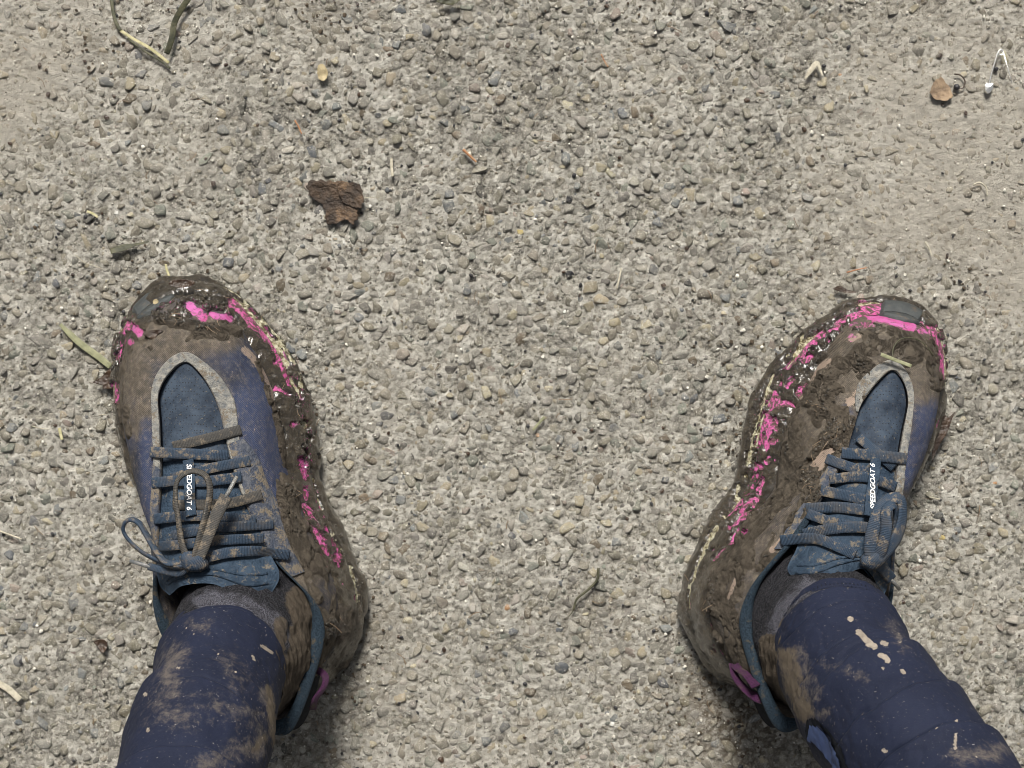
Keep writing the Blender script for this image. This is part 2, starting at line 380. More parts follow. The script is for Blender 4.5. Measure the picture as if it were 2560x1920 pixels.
MT = dict(
    cement=m_cement(), pebs=m_pebble(True), peb=m_pebble(False), upper=m_upper(), mud=m_mud(), leg=m_leg(), sock=m_sock(),
    pink=m_simple('pink_foam', (0.50, 0.06, 0.24), (0.68, 0.14, 0.42), rough=0.3, spec=0.6, dirt=0.70, dirtc=(0.07, 0.045, 0.03), dscale=420, bump=0.0012),
    gold_glint=m_simple('gold_foam', (0.24, 0.20, 0.09), (0.76, 0.73, 0.55), scale=500, rough=0.14, spec=0.9, dirt=0.62, dirtc=(0.085, 0.065, 0.030), dscale=330, bump=0.0016),
    rubber=m_simple('dark_rubber', (0.030, 0.035, 0.038), (0.055, 0.062, 0.062), rough=0.5, spec=0.5, dirt=0.4, bump=0.0006),
    overlay=m_simple('eyestay_film', (0.10, 0.108, 0.115), (0.30, 0.285, 0.25), scale=260, rough=0.7, spec=0.35, dirt=0.52, dirtc=(0.15, 0.125, 0.095), dscale=170, bump=0.0012),
    overlay_blue=m_simple('eyestay_fabric', (0.035, 0.046, 0.072), (0.115, 0.12, 0.135), scale=240, rough=0.75, spec=0.3, dirt=0.58, dirtc=(0.165, 0.138, 0.105), dscale=120, bump=0.0012),
    tongue=m_simple('tongue_fabric', (0.013, 0.027, 0.048), (0.032, 0.054, 0.085), scale=140, rough=0.75, spec=0.3, dirt=0.44, dirtc=(0.13, 0.115, 0.095), dscale=120, bump=0.0012),
    vent=m_simple('vent_mesh', (0.010, 0.017, 0.030), (0.050, 0.070, 0.10), scale=34, rough=0.75, spec=0.25, dirt=0.36, dirtc=(0.10, 0.09, 0.075), dscale=520, bump=0.0010, holes=560),
    collar=m_simple('collar_weave', (0.008, 0.017, 0.028), (0.040, 0.066, 0.094), scale=1100, rough=0.85, spec=0.25, dirt=0.42, dirtc=(0.10, 0.082, 0.06), bump=0.0014),
    lining=m_simple('lining_fabric', (0.006, 0.007, 0.01), (0.015, 0.017, 0.022), rough=0.95, spec=0.1),
    lace=m_lace('lace_weave', (0.013, 0.024, 0.042), (0.036, 0.060, 0.096), 0.52),
    lace_mud=m_lace('muddy_lace_weave', (0.032, 0.031, 0.031), (0.072, 0.069, 0.063), 0.55),
    aglet=m_simple('aglet_plastic', (0.10, 0.11, 0.12), (0.22, 0.21, 0.19), rough=0.2, spec=0.7, dirt=0.3),
    tab=m_simple('pull_tab_weave', (0.020, 0.006, 0.019), (0.095, 0.018, 0.088), scale=1200, rough=0.6, dirt=0.45, bump=0.0012),
    teal=m_simple('teal_edge', (0.06, 0.16, 0.17), (0.12, 0.25, 0.24), rough=0.7, dirt=0.3),
    white=m_simple('white_print', (0.72, 0.72, 0.72), (0.85, 0.85, 0.85), rough=0.6),
    leaf=m_simple('dead_leaf', (0.020, 0.015, 0.012), (0.085, 0.056, 0.036), scale=110, rough=0.6, dirt=0.42, dirtc=(0.17, 0.11, 0.065), dscale=70, bump=0.0022),
    leafdark=m_simple('wet_leaf', (0.022, 0.012, 0.007), (0.06, 0.034, 0.018), scale=150, rough=0.3, spec=0.6, bump=0.001),
    leaftan=m_simple('tan_leaf', (0.15, 0.105, 0.07), (0.33, 0.24, 0.155), scale=220, rough=0.7, bump=0.0008),
    straw=m_simple('straw', (0.30, 0.28, 0.14), (0.50, 0.46, 0.28), scale=300, rough=0.6),
    pale=m_simple('pale_straw', (0.32, 0.29, 0.22), (0.52, 0.48, 0.38), scale=300, rough=0.6),
    grass=m_simple('wilted_grass', (0.15, 0.155, 0.085), (0.27, 0.27, 0.16), scale=200, rough=0.55, dirt=0.2, dirtc=(0.25, 0.2, 0.12)),
    grassdark=m_simple('dark_grass', (0.028, 0.030, 0.016), (0.085, 0.082, 0.045), scale=200, rough=0.55, dirt=0.3, dirtc=(0.2, 0.17, 0.12)),
    orange=m_simple('orange_needle', (0.30, 0.13, 0.06), (0.46, 0.24, 0.12), scale=300, rough=0.6),
    steel=m_simple('pin_steel', (0.75, 0.74, 0.70), (0.88, 0.87, 0.84), rough=0.25, metal=0.85, spec=0.6, bump=0.0001),
    black=m_simple('black_grit', (0.012, 0.012, 0.015), (0.035, 0.033, 0.035), rough=0.4, spec=0.5),
    sand=m_simple('pale_sand', (0.46, 0.43, 0.36), (0.82, 0.79, 0.72), scale=500, rough=0.5),
    crumb=m_simple('soil_crumb', (0.04, 0.03, 0.02), (0.10, 0.075, 0.05), rough=0.85),
    yellow=m_simple('yellow_flake', (0.26, 0.21, 0.115), (0.46, 0.38, 0.23), rough=0.6),
    skin=m_simple('skin', (0.45, 0.28, 0.20), (0.52, 0.33, 0.25), rough=0.6),
    zip=m_simple('blue_lining', (0.028, 0.048, 0.125), (0.048, 0.075, 0.17), scale=60, rough=0.75, dirt=0.15, dirtc=(0.2, 0.17, 0.13)),
)

# ------------------------------------------------------------------ paving: cement sheet with stones set in it
def dustf(x, y):
    px = x / S + 1280; py = 960 - y / S
    d = 0
    for cx, cy, r, a in ((2420, 560, 210, 1.0), (2520, 420, 200, 1.0), (2440, 250, 230, .75), (2330, 430, 170, .8), (2250, 130, 200, .45), (60, 130, 170, .8), (20, 280, 150, .7), (120, 40, 180, .5),
                         (2560, 700, 130, .6), (-300, 200, 300, .6), (2900, 500, 300, .8), (2150, 1750, 120, .0)):
        d = d + a * np.exp(-(((px - cx) ** 2 + (py - cy) ** 2) / (r * r)) ** 0.9)
    n = fbm(np.stack([x * 30, y * 30, x * 0], -1), 3, 5)
    d = d + .40 * sstep(.15, .5, fbm(np.stack([x * 14, y * 14, x * 0 + 3], -1), 4, 15))
    return np.clip(d * .8 * (1 + 0.9 * n), 0, 1)
def brown_patchf(x, y):  # brown patches on the paving, most beside the heels; soil by the right one
    px = x / S + 1280; py = 960 - y / S; d = 0
    for cx, cy, r, a in ((1820, 1800, 110, .9), (1780, 1700, 90, .6), (860, 1700, 130, .55), (760, 1850, 110, .6), (1480, 1560, 120, .45), (940, 1560, 70, .5), (1900, 1880, 120, .7), (235, 130, 60, .4), (800, 20, 70, .5)):
        d = d + a * np.exp(-(((px - cx) ** 2 + (py - cy) ** 2) / (r * r)))
    return np.clip(d, 0, 1)
def groundz(x, y, du=None):
    p = np.stack([x, y, x * 0], -1)
    if du is None: du = dustf(x, y)
    n1 = fbm(p * 110, 3, 21); n2 = fbm(p * 420, 3, 31, 0.6); n3 = fbm(p * 12, 2, 41)
    return (0.0010 * n1 + 0.0017 * n2 * (1 - 0.35 * du)) + 0.0005 * n3 - 0.0010 + 0.0012 * du
def axis(half, step, far):
    c = np.arange(-half, half + step / 2, step); o = [half]; s = step
    while o[-1] < far: s = min(s * 1.18, .0042) if o[-1] < half + .3 else s * 1.25; o.append(o[-1] + s)
    o = np.array(o[1:]); return np.concatenate([-o[::-1], c, o])
gx = axis(0.342, 0.00105, 6.0); gy = axis(0.257, 0.00105, 6.0)
X, Y = np.meshgrid(gx, gy, indexing='ij'); DU = dustf(X, Y); Z = groundz(X, Y, DU)
far_ = sstep(.0, .05, np.maximum(np.abs(X) - .345, np.abs(Y) - .262)); far2 = sstep(0, .15, np.maximum(np.abs(X) - .62, np.abs(Y) - .53)); Z = (Z * (1 - .55 * far_) - .0009 * far_) * (1 - far2); DU = DU * (1 - far2)
V = np.stack([X, Y, Z], -1).reshape(-1, 3)
ground = mk('ground', V, grid_faces(len(gx), len(gy)), MT['cement'], attrs=dict(dust=DU.ravel(), hgt=np.clip(.5 + Z / .0036 + .25, 0, 1).ravel(), brown_patch=brown_patchf(X, Y).ravel()), origin=(0, 0, 0))
tag(ground, 'rough grey exposed aggregate paving the shoes stand on', kind='structure')

def ico(sub):
    import bmesh
    bm = bmesh.new(); bmesh.ops.create_icosphere(bm, subdivisions=sub, radius=1.0)
    v = np.array([x.co[:] for x in bm.verts]); f = np.array([[q.index for q in p.verts] for p in bm.faces]); bm.free(); return v, f
ICO = {k: ico(k) for k in (1, 2, 3)}
def stone_shape(sub, r):
    v, f = ICO[sub]; v = v.copy()
    nf = r.integers(4, 7); a0 = r.uniform(0, 6.28)
    for i in range(nf + 3):                                # broken faces: an angular outline and a tilted top
        if i < nf: a = a0 + 6.283 * (i + r.uniform(-.32, .32)) / nf; n = np.array([math.cos(a), math.sin(a), r.uniform(-.1, .45)]); d = r.uniform(.40, .78)
        else: n = np.array([r.uniform(-.5, .5), r.uniform(-.5, .5), 1.0]); d = r.uniform(.42, .75)
        n /= np.linalg.norm(n); e = v @ n - d; v -= np.where(e > 0, e, 0)[:, None] * n
    v *= 1 + 0.07 * fbm(v * 2.2 + r.uniform(0, 50), 2, 3)[:, None]
    v[:, :2] /= np.abs(v[:, :2]).max()
    keep = (v[f][:, :, 2].max(1) > -0.25)
    v, f, _ = prune(v, f[keep]); return v, f
PAL = dict(olive=(0.205, 0.188, 0.150), gray=(0.205, 0.195, 0.172), blue=(0.160, 0.168, 0.168), green=(0.160, 0.168, 0.142), tan=(0.285, 0.25, 0.178), brown=(0.15, 0.12, 0.085),
           light=(0.32, 0.30, 0.26), cream=(0.40, 0.36, 0.26), dark=(0.10, 0.095, 0.085), dblue=(0.11, 0.118, 0.128), black=(0.018, 0.018, 0.022), white=(0.80, 0.79, 0.75),
           yellow=(0.50, 0.40, 0.16), pink=(0.26, 0.215, 0.185), orange=(0.50, 0.28, 0.14), dolive=(0.14, 0.13, 0.095))
STONES = """868 46 20 26 0 blue;842 72 20 16 20 olive;939 147 19 18 0 gray;920 300 18 14 0 gray;1236 199 22 22 0 blue;784 263 19 17 0 olive;991 112 16 16 0 blue;1247 344 17 16 0 green;1007 434 20 13 -20 green;1091 87 15 16 0 olive;778 379 22 16 -20 dblue;1149 295 16 22 0 olive;686 141 17 13 0 tan;808 182 12 20 0 cream
1329 35 16 19 0 olive;1754 49 26 22 0 gray;1815 64 25 14 -15 blue;1697 127 32 16 -12 gray;1705 202 21 18 -40 olive;1569 165 16 14 0 blue;1329 420 15 21 15 green;1380 391 18 18 0 olive;1640 330 14 17 0 olive;1545 339 15 15 0 olive;1587 275 14 20 10 brown;1344 200 15 13 0 dark;1838 208 12 23 0 tan
2111 298 25 14 -35 gray;1955 179 16 18 0 green;2015 211 22 14 15 olive;2235 118 13 13 0 dblue;2296 127 20 20 0 gray;2417 38 7 18 -20 dark;2111 64 13 14 0 tan;2101 190 8 12 10 orange
20 553 19 26 10 gray;133 475 17 26 0 olive;52 466 20 18 0 olive;359 556 27 20 0 olive;416 594 22 22 0 gray;541 458 29 17 -15 gray;214 602 10 27 25 tan;460 539 22 14 0 gray;616 602 18 16 0 olive;570 654 14 14 0 dblue;118 860 20 14 0 gray;182 776 17 13 0 olive;315 709 17 19 0 olive;289 669 17 19 0 gray;38 501 9 8 0 black;48 503 7 6 0 black;160 237 9 10 0 white;290 531 7 6 0 white;326 537 12 9 20 cream;271 640 11 7 0 light
915 565 20 20 0 green;646 547 13 26 0 blue;779 675 19 25 10 dark;790 761 27 17 -10 gray;866 741 28 12 8 gray;944 738 21 11 -15 gray;1126 516 20 20 0 blue;1172 475 19 18 0 olive;1155 657 17 25 0 olive;1242 655 17 19 -30 olive;1272 690 24 16 -20 olive;1271 599 17 18 0 blue;1164 724 14 18 0 blue;773 840 20 17 0 olive;828 860 22 16 20 olive;1022 845 23 13 -40 green;987 865 18 12 0 tan;892 712 18 10 -15 tan;862 608 6 8 30 white;1251 470 8 5 0 white;1075 552 16 12 -30 cream;875 546 7 5 0 tan
1323 530 19 14 30 tan;1370 484 17 22 10 gray;1422 726 25 21 0 light;1474 718 27 20 25 tan;1613 808 20 16 0 cream;1769 820 18 13 20 cream;1824 672 14 12 0 blue;1474 767 18 16 -30 tan;1668 669 17 14 0 dark;1789 695 21 16 -25 olive;1549 620 17 16 0 dolive;1630 626 22 17 0 gray;1601 588 17 16 0 olive;1465 825 25 17 30 olive;1300 579 12 10 -20 yellow;1725 484 17 20 0 tan;1721 706 12 10 0 black;1424 683 17 11 25 black;1422 498 10 10 0 black;1723 640 8 4 5 white;1411 779 5 6 0 white;1421 779 5 6 20 white;1537 710 6 7 0 black;1861 568 8 6 -20 black;1474 694 8 7 0 black
1960 747 19 20 0 gray;2050 573 19 14 20 gray;2120 504 14 12 0 dark;2094 605 14 11 0 black;2096 651 11 10 0 black;2062 637 17 11 45 blue;2253 649 14 13 0 blue;2256 576 24 6 0 gray;2345 692 12 12 0 dblue;2496 854 15 23 -35 gray;2455 805 14 14 0 olive;2325 756 16 15 0 gray;2363 756 18 16 0 gray;2203 574 6 8 0 black;2018 622 4 6 0 white;2411 720 6 7 0 black;2415 735 6 5 0 black;1997 455 6 5 0 cream;1984 475 6 7 0 cream
1012 987 20 14 10 dolive;1045 1010 18 17 0 olive;1159 927 15 18 0 olive;1256 979 18 14 0 tan;1256 1003 16 10 -10 tan;1332 965 22 20 -20 olive;1226 1025 17 13 30 light;1119 1144 13 8 10 gray;1179 1019 16 8 0 brown;1222 1070 12 9 -20 blue;1345 1086 10 8 -20 orange;1228 1146 18 7 -35 gray;1077 918 13 9 -20 tan;1101 994 5 6 0 white;982 895 7 6 0 light;1124 988 10 8 0 cream
56 937 18 15 0 olive;62 988 24 11 10 gray;120 942 17 12 0 olive;178 1022 12 22 -10 gray;120 1019 18 16 0 gray;136 1052 12 10 0 light;166 1058 16 9 -15 pink;175 1151 24 13 -10 gray;93 1109 8 15 -15 tan;90 1136 20 12 10 tan;27 1070 15 13 0 blue;105 1281 27 12 12 gray;57 1227 17 13 0 olive;36 1275 19 11 -28 tan;33 1353 20 11 0 pink;51 1190 11 20 20 gray;30 1200 8 7 0 white;122 1305 18 8 -25 cream
2398 1000 22 18 0 dark;2445 1006 11 22 0 gray;2496 1012 16 17 0 gray;2484 1166 22 13 45 blue;2420 934 12 11 0 light;2553 1184 17 20 0 olive;2390 1193 13 10 0 light;2357 1345 9 7 10 yellow;2390 1344 13 13 0 blue;2538 1305 17 10 10 dark;2457 892 13 10 0 light;2430 884 11 8 0 black;2489 1205 6 6 0 orange;2455 1045 8 9 0 black
878 1225 18 15 0 olive;1206 1196 18 14 0 dolive;1057 1319 18 14 -15 tan;1327 1274 18 12 -20 tan;1541 1352 17 14 0 blue;1204 1426 17 11 -15 brown;1282 1578 14 13 0 dblue;1266 1635 16 9 -40 blue;1532 1631 20 14 0 tan;1094 1594 18 13 0 dolive;1213 1584 18 10 -15 tan;1459 1414 17 13 0 olive;1196 1684 16 13 0 dblue;1073 1725 11 11 0 dark;1147 1774 11 9 0 black;1151 1793 12 9 0 dark;1664 1200 14 12 0 dblue;1378 1274 7 7 0 white;1140 1445 9 12 40 light;1196 1444 6 10 0 dblue;1269 1520 8 9 0 orange;1615 1372 11 8 0 dark;1530 1810 6 6 0 white
2480 1670 12 10 0 dark;2510 1745 12 11 0 gray;2545 1600 10 12 0 olive;2400 1560 14 10 0 gray;60 1565 13 15 -30 blue;130 1790 10 14 40 dark;240 1900 12 9 30 dark;205 1598 18 9 5 dblue;100 1670 26 12 -10 olive;250 1710 14 17 0 gray;70 1905 10 6 0 dark;285 1530 7 6 0 black;262 1745 8 6 0 dark;320 1757 6 6 0 black;280 1420 22 10 0 olive;150 1480 16 13 0 olive;1700 1100 16 13 0 olive;1560 1060 18 12 20 gray;1650 980 15 12 0 blue;1500 930 17 13 -20 gray;1420 1010 14 12 0 olive;1600 1180 13 11 0 tan;960 1100 18 13 0 gray;1000 1250 16 12 0 blue;930 1330 17 13 10 olive;1040 1440 14 12 0 gray;860 1045 17 12 0 olive;850 1100 16 11 0 green;900 960 15 13 0 tan"""
placed = []
cell = 0.012; gridm = {}
def free(x, y, r, k=0.92):
    cx, cy = int(x // cell), int(y // cell)
    for i in range(cx - 1, cx + 2):
        for j in range(cy - 1, cy + 2):
            for (a, b, q) in gridm.get((i, j), ()):
                if (a - x) ** 2 + (b - y) ** 2 < ((r + q) * k) ** 2: return False
    return True
def occupy(x, y, r): gridm.setdefault((int(x // cell), int(y // cell)), []).append((x, y, r))
big = []      # px-named stones and the largest random ones
for ln in STONES.replace('\n', ';').split(';'):
    a = ln.split()
    if len(a) < 6: continue
    px, py, rx, ry, rot = map(float, a[:5]); q = P(px, py)
    big.append((q[0], q[1], rx * S, ry * S, math.radians(rot), PAL[a[5]], a[5])); occupy(q[0], q[1], (rx + ry) / 2 * S * 0.9)
def scatter(n, r0, r1, hx, hy, power, k, inner=None, out=None):
    res = []
    xs = rng.uniform(-hx, hx, n); ys = rng.uniform(-hy, hy, n); rr = r0 + (r1 - r0) * rng.uniform(0, 1, n) ** power
    rr = -np.sort(-rr)
    for x, y, r in zip(xs.tolist(), ys.tolist(), rr.tolist()):
        if inner and abs(x) < inner[0] and abs(y) < inner[1]: continue
        if free(x, y, r, k): occupy(x, y, r); res.append((x, y, r))
    return res
rand_big = scatter(30000, 0.0017, 0.0047, 0.35, 0.265, 2.1, 0.80)
out_big = scatter(7000, 0.0025, 0.0052, 0.62, 0.52, 1.8, 0.95, inner=(0.35, 0.265))
rand_med = scatter(70000, 0.0007, 0.0019, 0.345, 0.26, 1.5, 0.86)
print('stones', len(big), len(rand_big), len(out_big), len(rand_med))
names = ['olive', 'gray', 'blue', 'green', 'tan', 'brown', 'light', 'cream', 'dark', 'dblue', 'pink', 'dolive']
wts = np.array([.37, .30, .045, .05, .06, .02, .09, .008, .02, .012, .012, .01]); wts = wts / wts.sum()
def rcol(n, r):
    c = np.array([PAL[names[i]] for i in r.choice(len(names), n, p=wts)])
    return c * r.uniform(0.72, 1.28, (n, 1)) * r.uniform(0.98, 1.02, (n, 3))
# the ~300 largest: a stone object each, sharing a few meshes
SH3 = []
for k in range(22):
    v, f = stone_shape(2 if k % 2 else 3, rng); me = bpy.data.meshes.new('pebble')
    me.from_pydata([tuple(x) for x in v], [], [list(map(int, q)) for q in f]); me.polygons.foreach_set('use_smooth', [True] * len(me.polygons)); me.materials.append(MT['peb']); me.update(); SH3.append(me)
ib = sorted(range(len(rand_big)), key=lambda i: -rand_big[i][2]); nb = 300 - len(big); top = set(ib[:max(0, nb)])
single = [(b[0], b[1], b[2], b[3], b[4], b[5], b[6]) for b in big]
for i in top:
    x, y, r = rand_big[i]; e = random.uniform(0.75, 1.25)
    single.append((x, y, r * e, r / e, random.uniform(0, 3.1), tuple(rcol(1, rng)[0]), ''))
SLAB = dict(white='white chip', black='black stone', cream='cream yellow stone', orange='orange stone', yellow='yellow stone', pink='pinkish stone', dblue='dark slate stone')
for (x, y, rx, ry, rot, c, nm) in single:
    o = bpy.data.objects.new('pebble', random.choice(SH3)); COL.objects.link(o); o.parent = ground
    du = float(dustf(np.array([x]), np.array([y]))[0]); hz = min(rx, ry) * random.uniform(0.38, 0.62)
    o.location = (x, y, float(groundz(np.array([x]), np.array([y]))[0]) - hz * (0.20 + 0.35 * du) + random.uniform(-.0003, .0004)); o.scale = (rx * 1.04, ry * 1.04, hz * 1.15)
    o.rotation_euler = (random.uniform(-.3, .3), random.uniform(-.3, .3), rot)
    if nm in ('white', 'black', 'cream', 'yellow', 'orange'): k = 1.0
    else: k = random.uniform(0.85, 1.15)
    cc = np.array(c) * k; cc = cc * (1 - 0.5 * du) + np.array((0.30, 0.262, 0.205)) * 0.5 * du
    o.color = (*cc, 1)
    if nm in SLAB: o['label'] = SLAB[nm]
def stones_mesh(name, items, sub, ntmp, lift, hk, r):
    T = [stone_shape(sub, r) for _ in range(ntmp)]
    it = np.array(items); n = len(it); cols = rcol(n, r); du = dustf(it[:, 0], it[:, 1]); gz = groundz(it[:, 0], it[:, 1], du)
    cols = cols * (1 - 0.55 * du[:, None]) + np.array((0.30, 0.262, 0.205)) * 0.55 * du[:, None]
    VV, FF, CC, k0 = [], [], [], 0; which = r.integers(0, ntmp, n)
    for t in range(ntmp):
        s = np.where(which == t)[0]
        if not len(s): continue
        v, f = T[t]; a = r.uniform(0, 2 * np.pi, len(s)); e = r.uniform(0.74, 1.3, len(s)); rr = it[s, 2] * 1.1
        hz = rr * r.uniform(hk[0], hk[1], len(s))
        x = v[None, :, 0] * (rr * e)[:, None]; y = v[None, :, 1] * (rr / e)[:, None]; z = v[None, :, 2] * hz[:, None]
        tx = r.uniform(-.42, .42, len(s))[:, None]; ty = r.uniform(-.42, .42, len(s))[:, None]; z = z + x * tx + y * ty
        ca, sa = np.cos(a)[:, None], np.sin(a)[:, None]
        wx = x * ca - y * sa + it[s, 0][:, None]; wy = x * sa + y * ca + it[s, 1][:, None]
        wz = z + (gz[s] - hz * (lift + 0.35 * du[s]) + r.uniform(-.0004, .0003, len(s)))[:, None]
        VV.append(np.stack([wx, wy, wz], -1).reshape(-1, 3)); CC.append(np.repeat(cols[s], len(v), 0))
        FF.append((f[None] + (np.arange(len(s)) * len(v))[:, None, None]).reshape(-1, 3) + k0); k0 += len(s) * len(v)
    o = mk(name, np.concatenate(VV), np.concatenate(FF), MT['pebs'], ground, smooth=True, attrs=dict(col=np.concatenate(CC)))
    tag(o, kind='stuff'); return o
rest = [rand_big[i] for i in range(len(rand_big)) if i not in top]
stones_mesh('small_pebbles', rest, 2, 60, 0.22, (0.34, 0.68), np.random.default_rng(3))
stones_mesh('outlying_pebbles', out_big, 1, 24, 0.25, (0.4, 0.65), np.random.default_rng(4))
stones_mesh('coarse_grit', rand_med, 1, 24, 0.1, (0.6, 1.1), np.random.default_rng(5))
# loose black grit and soil crumbs, far too many to count
def crumbs(name, pts, mat, sub=1, hk=(0.6, 0.9)):
    r = np.random.default_rng(len(pts)); v0, f0 = ICO[sub]; VV, FF, n = [], [], 0
    for (x, y, z, s) in pts:
        v = v0 * (1 + 0.3 * r.uniform(-1, 1, (len(v0), 1))) * np.array([s * r.uniform(.7, 1.2), s * r.uniform(.7, 1.2), s * r.uniform(*hk)])
        a = r.uniform(0, 6.28); c, q = math.cos(a), math.sin(a); v = np.stack([v[:, 0] * c - v[:, 1] * q, v[:, 0] * q + v[:, 1] * c, v[:, 2]], 1)
        VV.append(v + np.array([x, y, z])); FF.append(f0 + n); n += len(v0)
    return np.concatenate(VV), np.concatenate(FF)
pts = []
for _ in range(420):
    x, y = random.uniform(-.33, .33), random.uniform(-.248, .248); s = random.uniform(.0005, .0011) if random.random() < .8 else random.uniform(.001, .0017)
    pts.append((x, y, float(groundz(np.array([x]), np.array([y]))[0]) + s * .9, s))
v, f = crumbs('black_grit', pts, MT['black']); tag(mk('black_grit', v, f, MT['black'], ground, smooth=False), kind='stuff')
pts = []
for _ in range(2600):
    x, y = random.uniform(-.335, .335), random.uniform(-.252, .252); s = random.uniform(.0003, .00065) if random.random() < .93 else random.uniform(.0007, .0013)
    pts.append((x, y, 0.0, s))
pa = np.array(pts); pa[:, 2] = groundz(pa[:, 0], pa[:, 1]) + pa[:, 3] * .9 + rng.uniform(0, .0008, len(pa))
v, f = crumbs('pale_sand', pa.tolist(), MT['sand']); tag(mk('pale_sand', v, f, MT['sand'], ground, smooth=False), kind='stuff')
pts = []
for (cx, cy, sp, n) in ((1800, 1720, 90, 90), (1760, 1640, 40, 40), (860, 1640, 60, 50), (780, 1000, 40, 30), (1850, 1100, 60, 40), (250, 130, 40, 25), (800, 20, 40, 40), (1600, 20, 40, 20), (400, 690, 120, 40), (1850, 880, 70, 40), (900, 1500, 30, 30), (2420, 720, 50, 20)):
    for _ in range(n):
        q = P(random.gauss(cx, sp), random.gauss(cy, sp)); s = random.uniform(.0004, .0014)
        pts.append((q[0], q[1], float(groundz(q[0:1], q[1:2])[0]) + s * .8, s))
v, f = crumbs('soil_crumbs', pts, MT['crumb']); tag(mk('soil_crumbs', v, f, MT['crumb'], ground, smooth=False), kind='stuff')

pts = []
for _ in range(150):
    x, y = random.uniform(-.33, .33), random.uniform(-.248, .248); s_ = random.uniform(.0007, .0018); pts.append((x, y, float(groundz(np.array([x]), np.array([y]))[0]) + .0012, s_))
v, f = crumbs('leaf_crumbs', pts, MT['leafdark'], 1, (.25, .4)); tag(mk('leaf_crumbs', v, f, MT['leafdark'], ground, smooth=False), kind='stuff')
FV, FF, n_ = [], [], 0
for _ in range(110):
    x, y = random.uniform(-.33, .33), random.uniform(-.248, .248); a = random.uniform(0, 6.28); l_ = random.uniform(.003, .010); z = float(groundz(np.array([x]), np.array([y]))[0]) + .0022
    b = a + random.uniform(-.7, .7); p0 = np.array([x, y, z]); p1 = p0 + np.array([math.cos(a), math.sin(a), 0]) * l_ * .5 + [0, 0, .0006]; p2 = p1 + np.array([math.cos(b), math.sin(b), -.1]) * l_ * .5
    v, f, _q = tube(catmull([p0, p1, p2], 7), random.uniform(.00012, .00028), 4, False); FV.append(v); FF.append(f + n_); n_ += len(v)
tag(mk('plant_fibres', np.concatenate(FV), np.concatenate(FF), MT['leaftan'], ground), kind='stuff')

# ------------------------------------------------------------------ shoes
NT, NH = 900, 96
def polydist(A, pts):
    pts = np.asarray(pts, dtype=float)
    if len(pts) == 1: return np.hypot(A[..., 0] - pts[0, 0], A[..., 1] - pts[0, 1])
    d = np.full(A.shape[:-1], 1e9)
    for a, b in zip(pts[:-1], pts[1:]):
        ab = b - a; t = np.clip(((A - a) @ ab) / (ab @ ab + 1e-9), 0, 1)
        d = np.minimum(d, np.linalg.norm(A - a - t[..., None] * ab, axis=-1))
    return d
def field(A, strokes, soft=0.6):
    r = np.zeros(A.shape[:-1])
    for pts, rad, val in strokes: r = np.maximum(r, val * (1 - sstep(rad * (1 - soft), rad * (1 + soft), polydist(A, pts))))
    return r

def loft(a, b, h, k):
    """quarter-ellipse rise from a to b blended with a straight wall by k"""
    th = h * math.pi / 2
    g = 1 - np.cos(th); f = np.sin(th)
    g = g * (1 - k) + h * k; f = f * (1 - k) + h * k
    r = a + (b - a) * g[..., None]; r[..., 2] = a[..., 2] + (b[..., 2] - a[..., 2]) * f
    return r

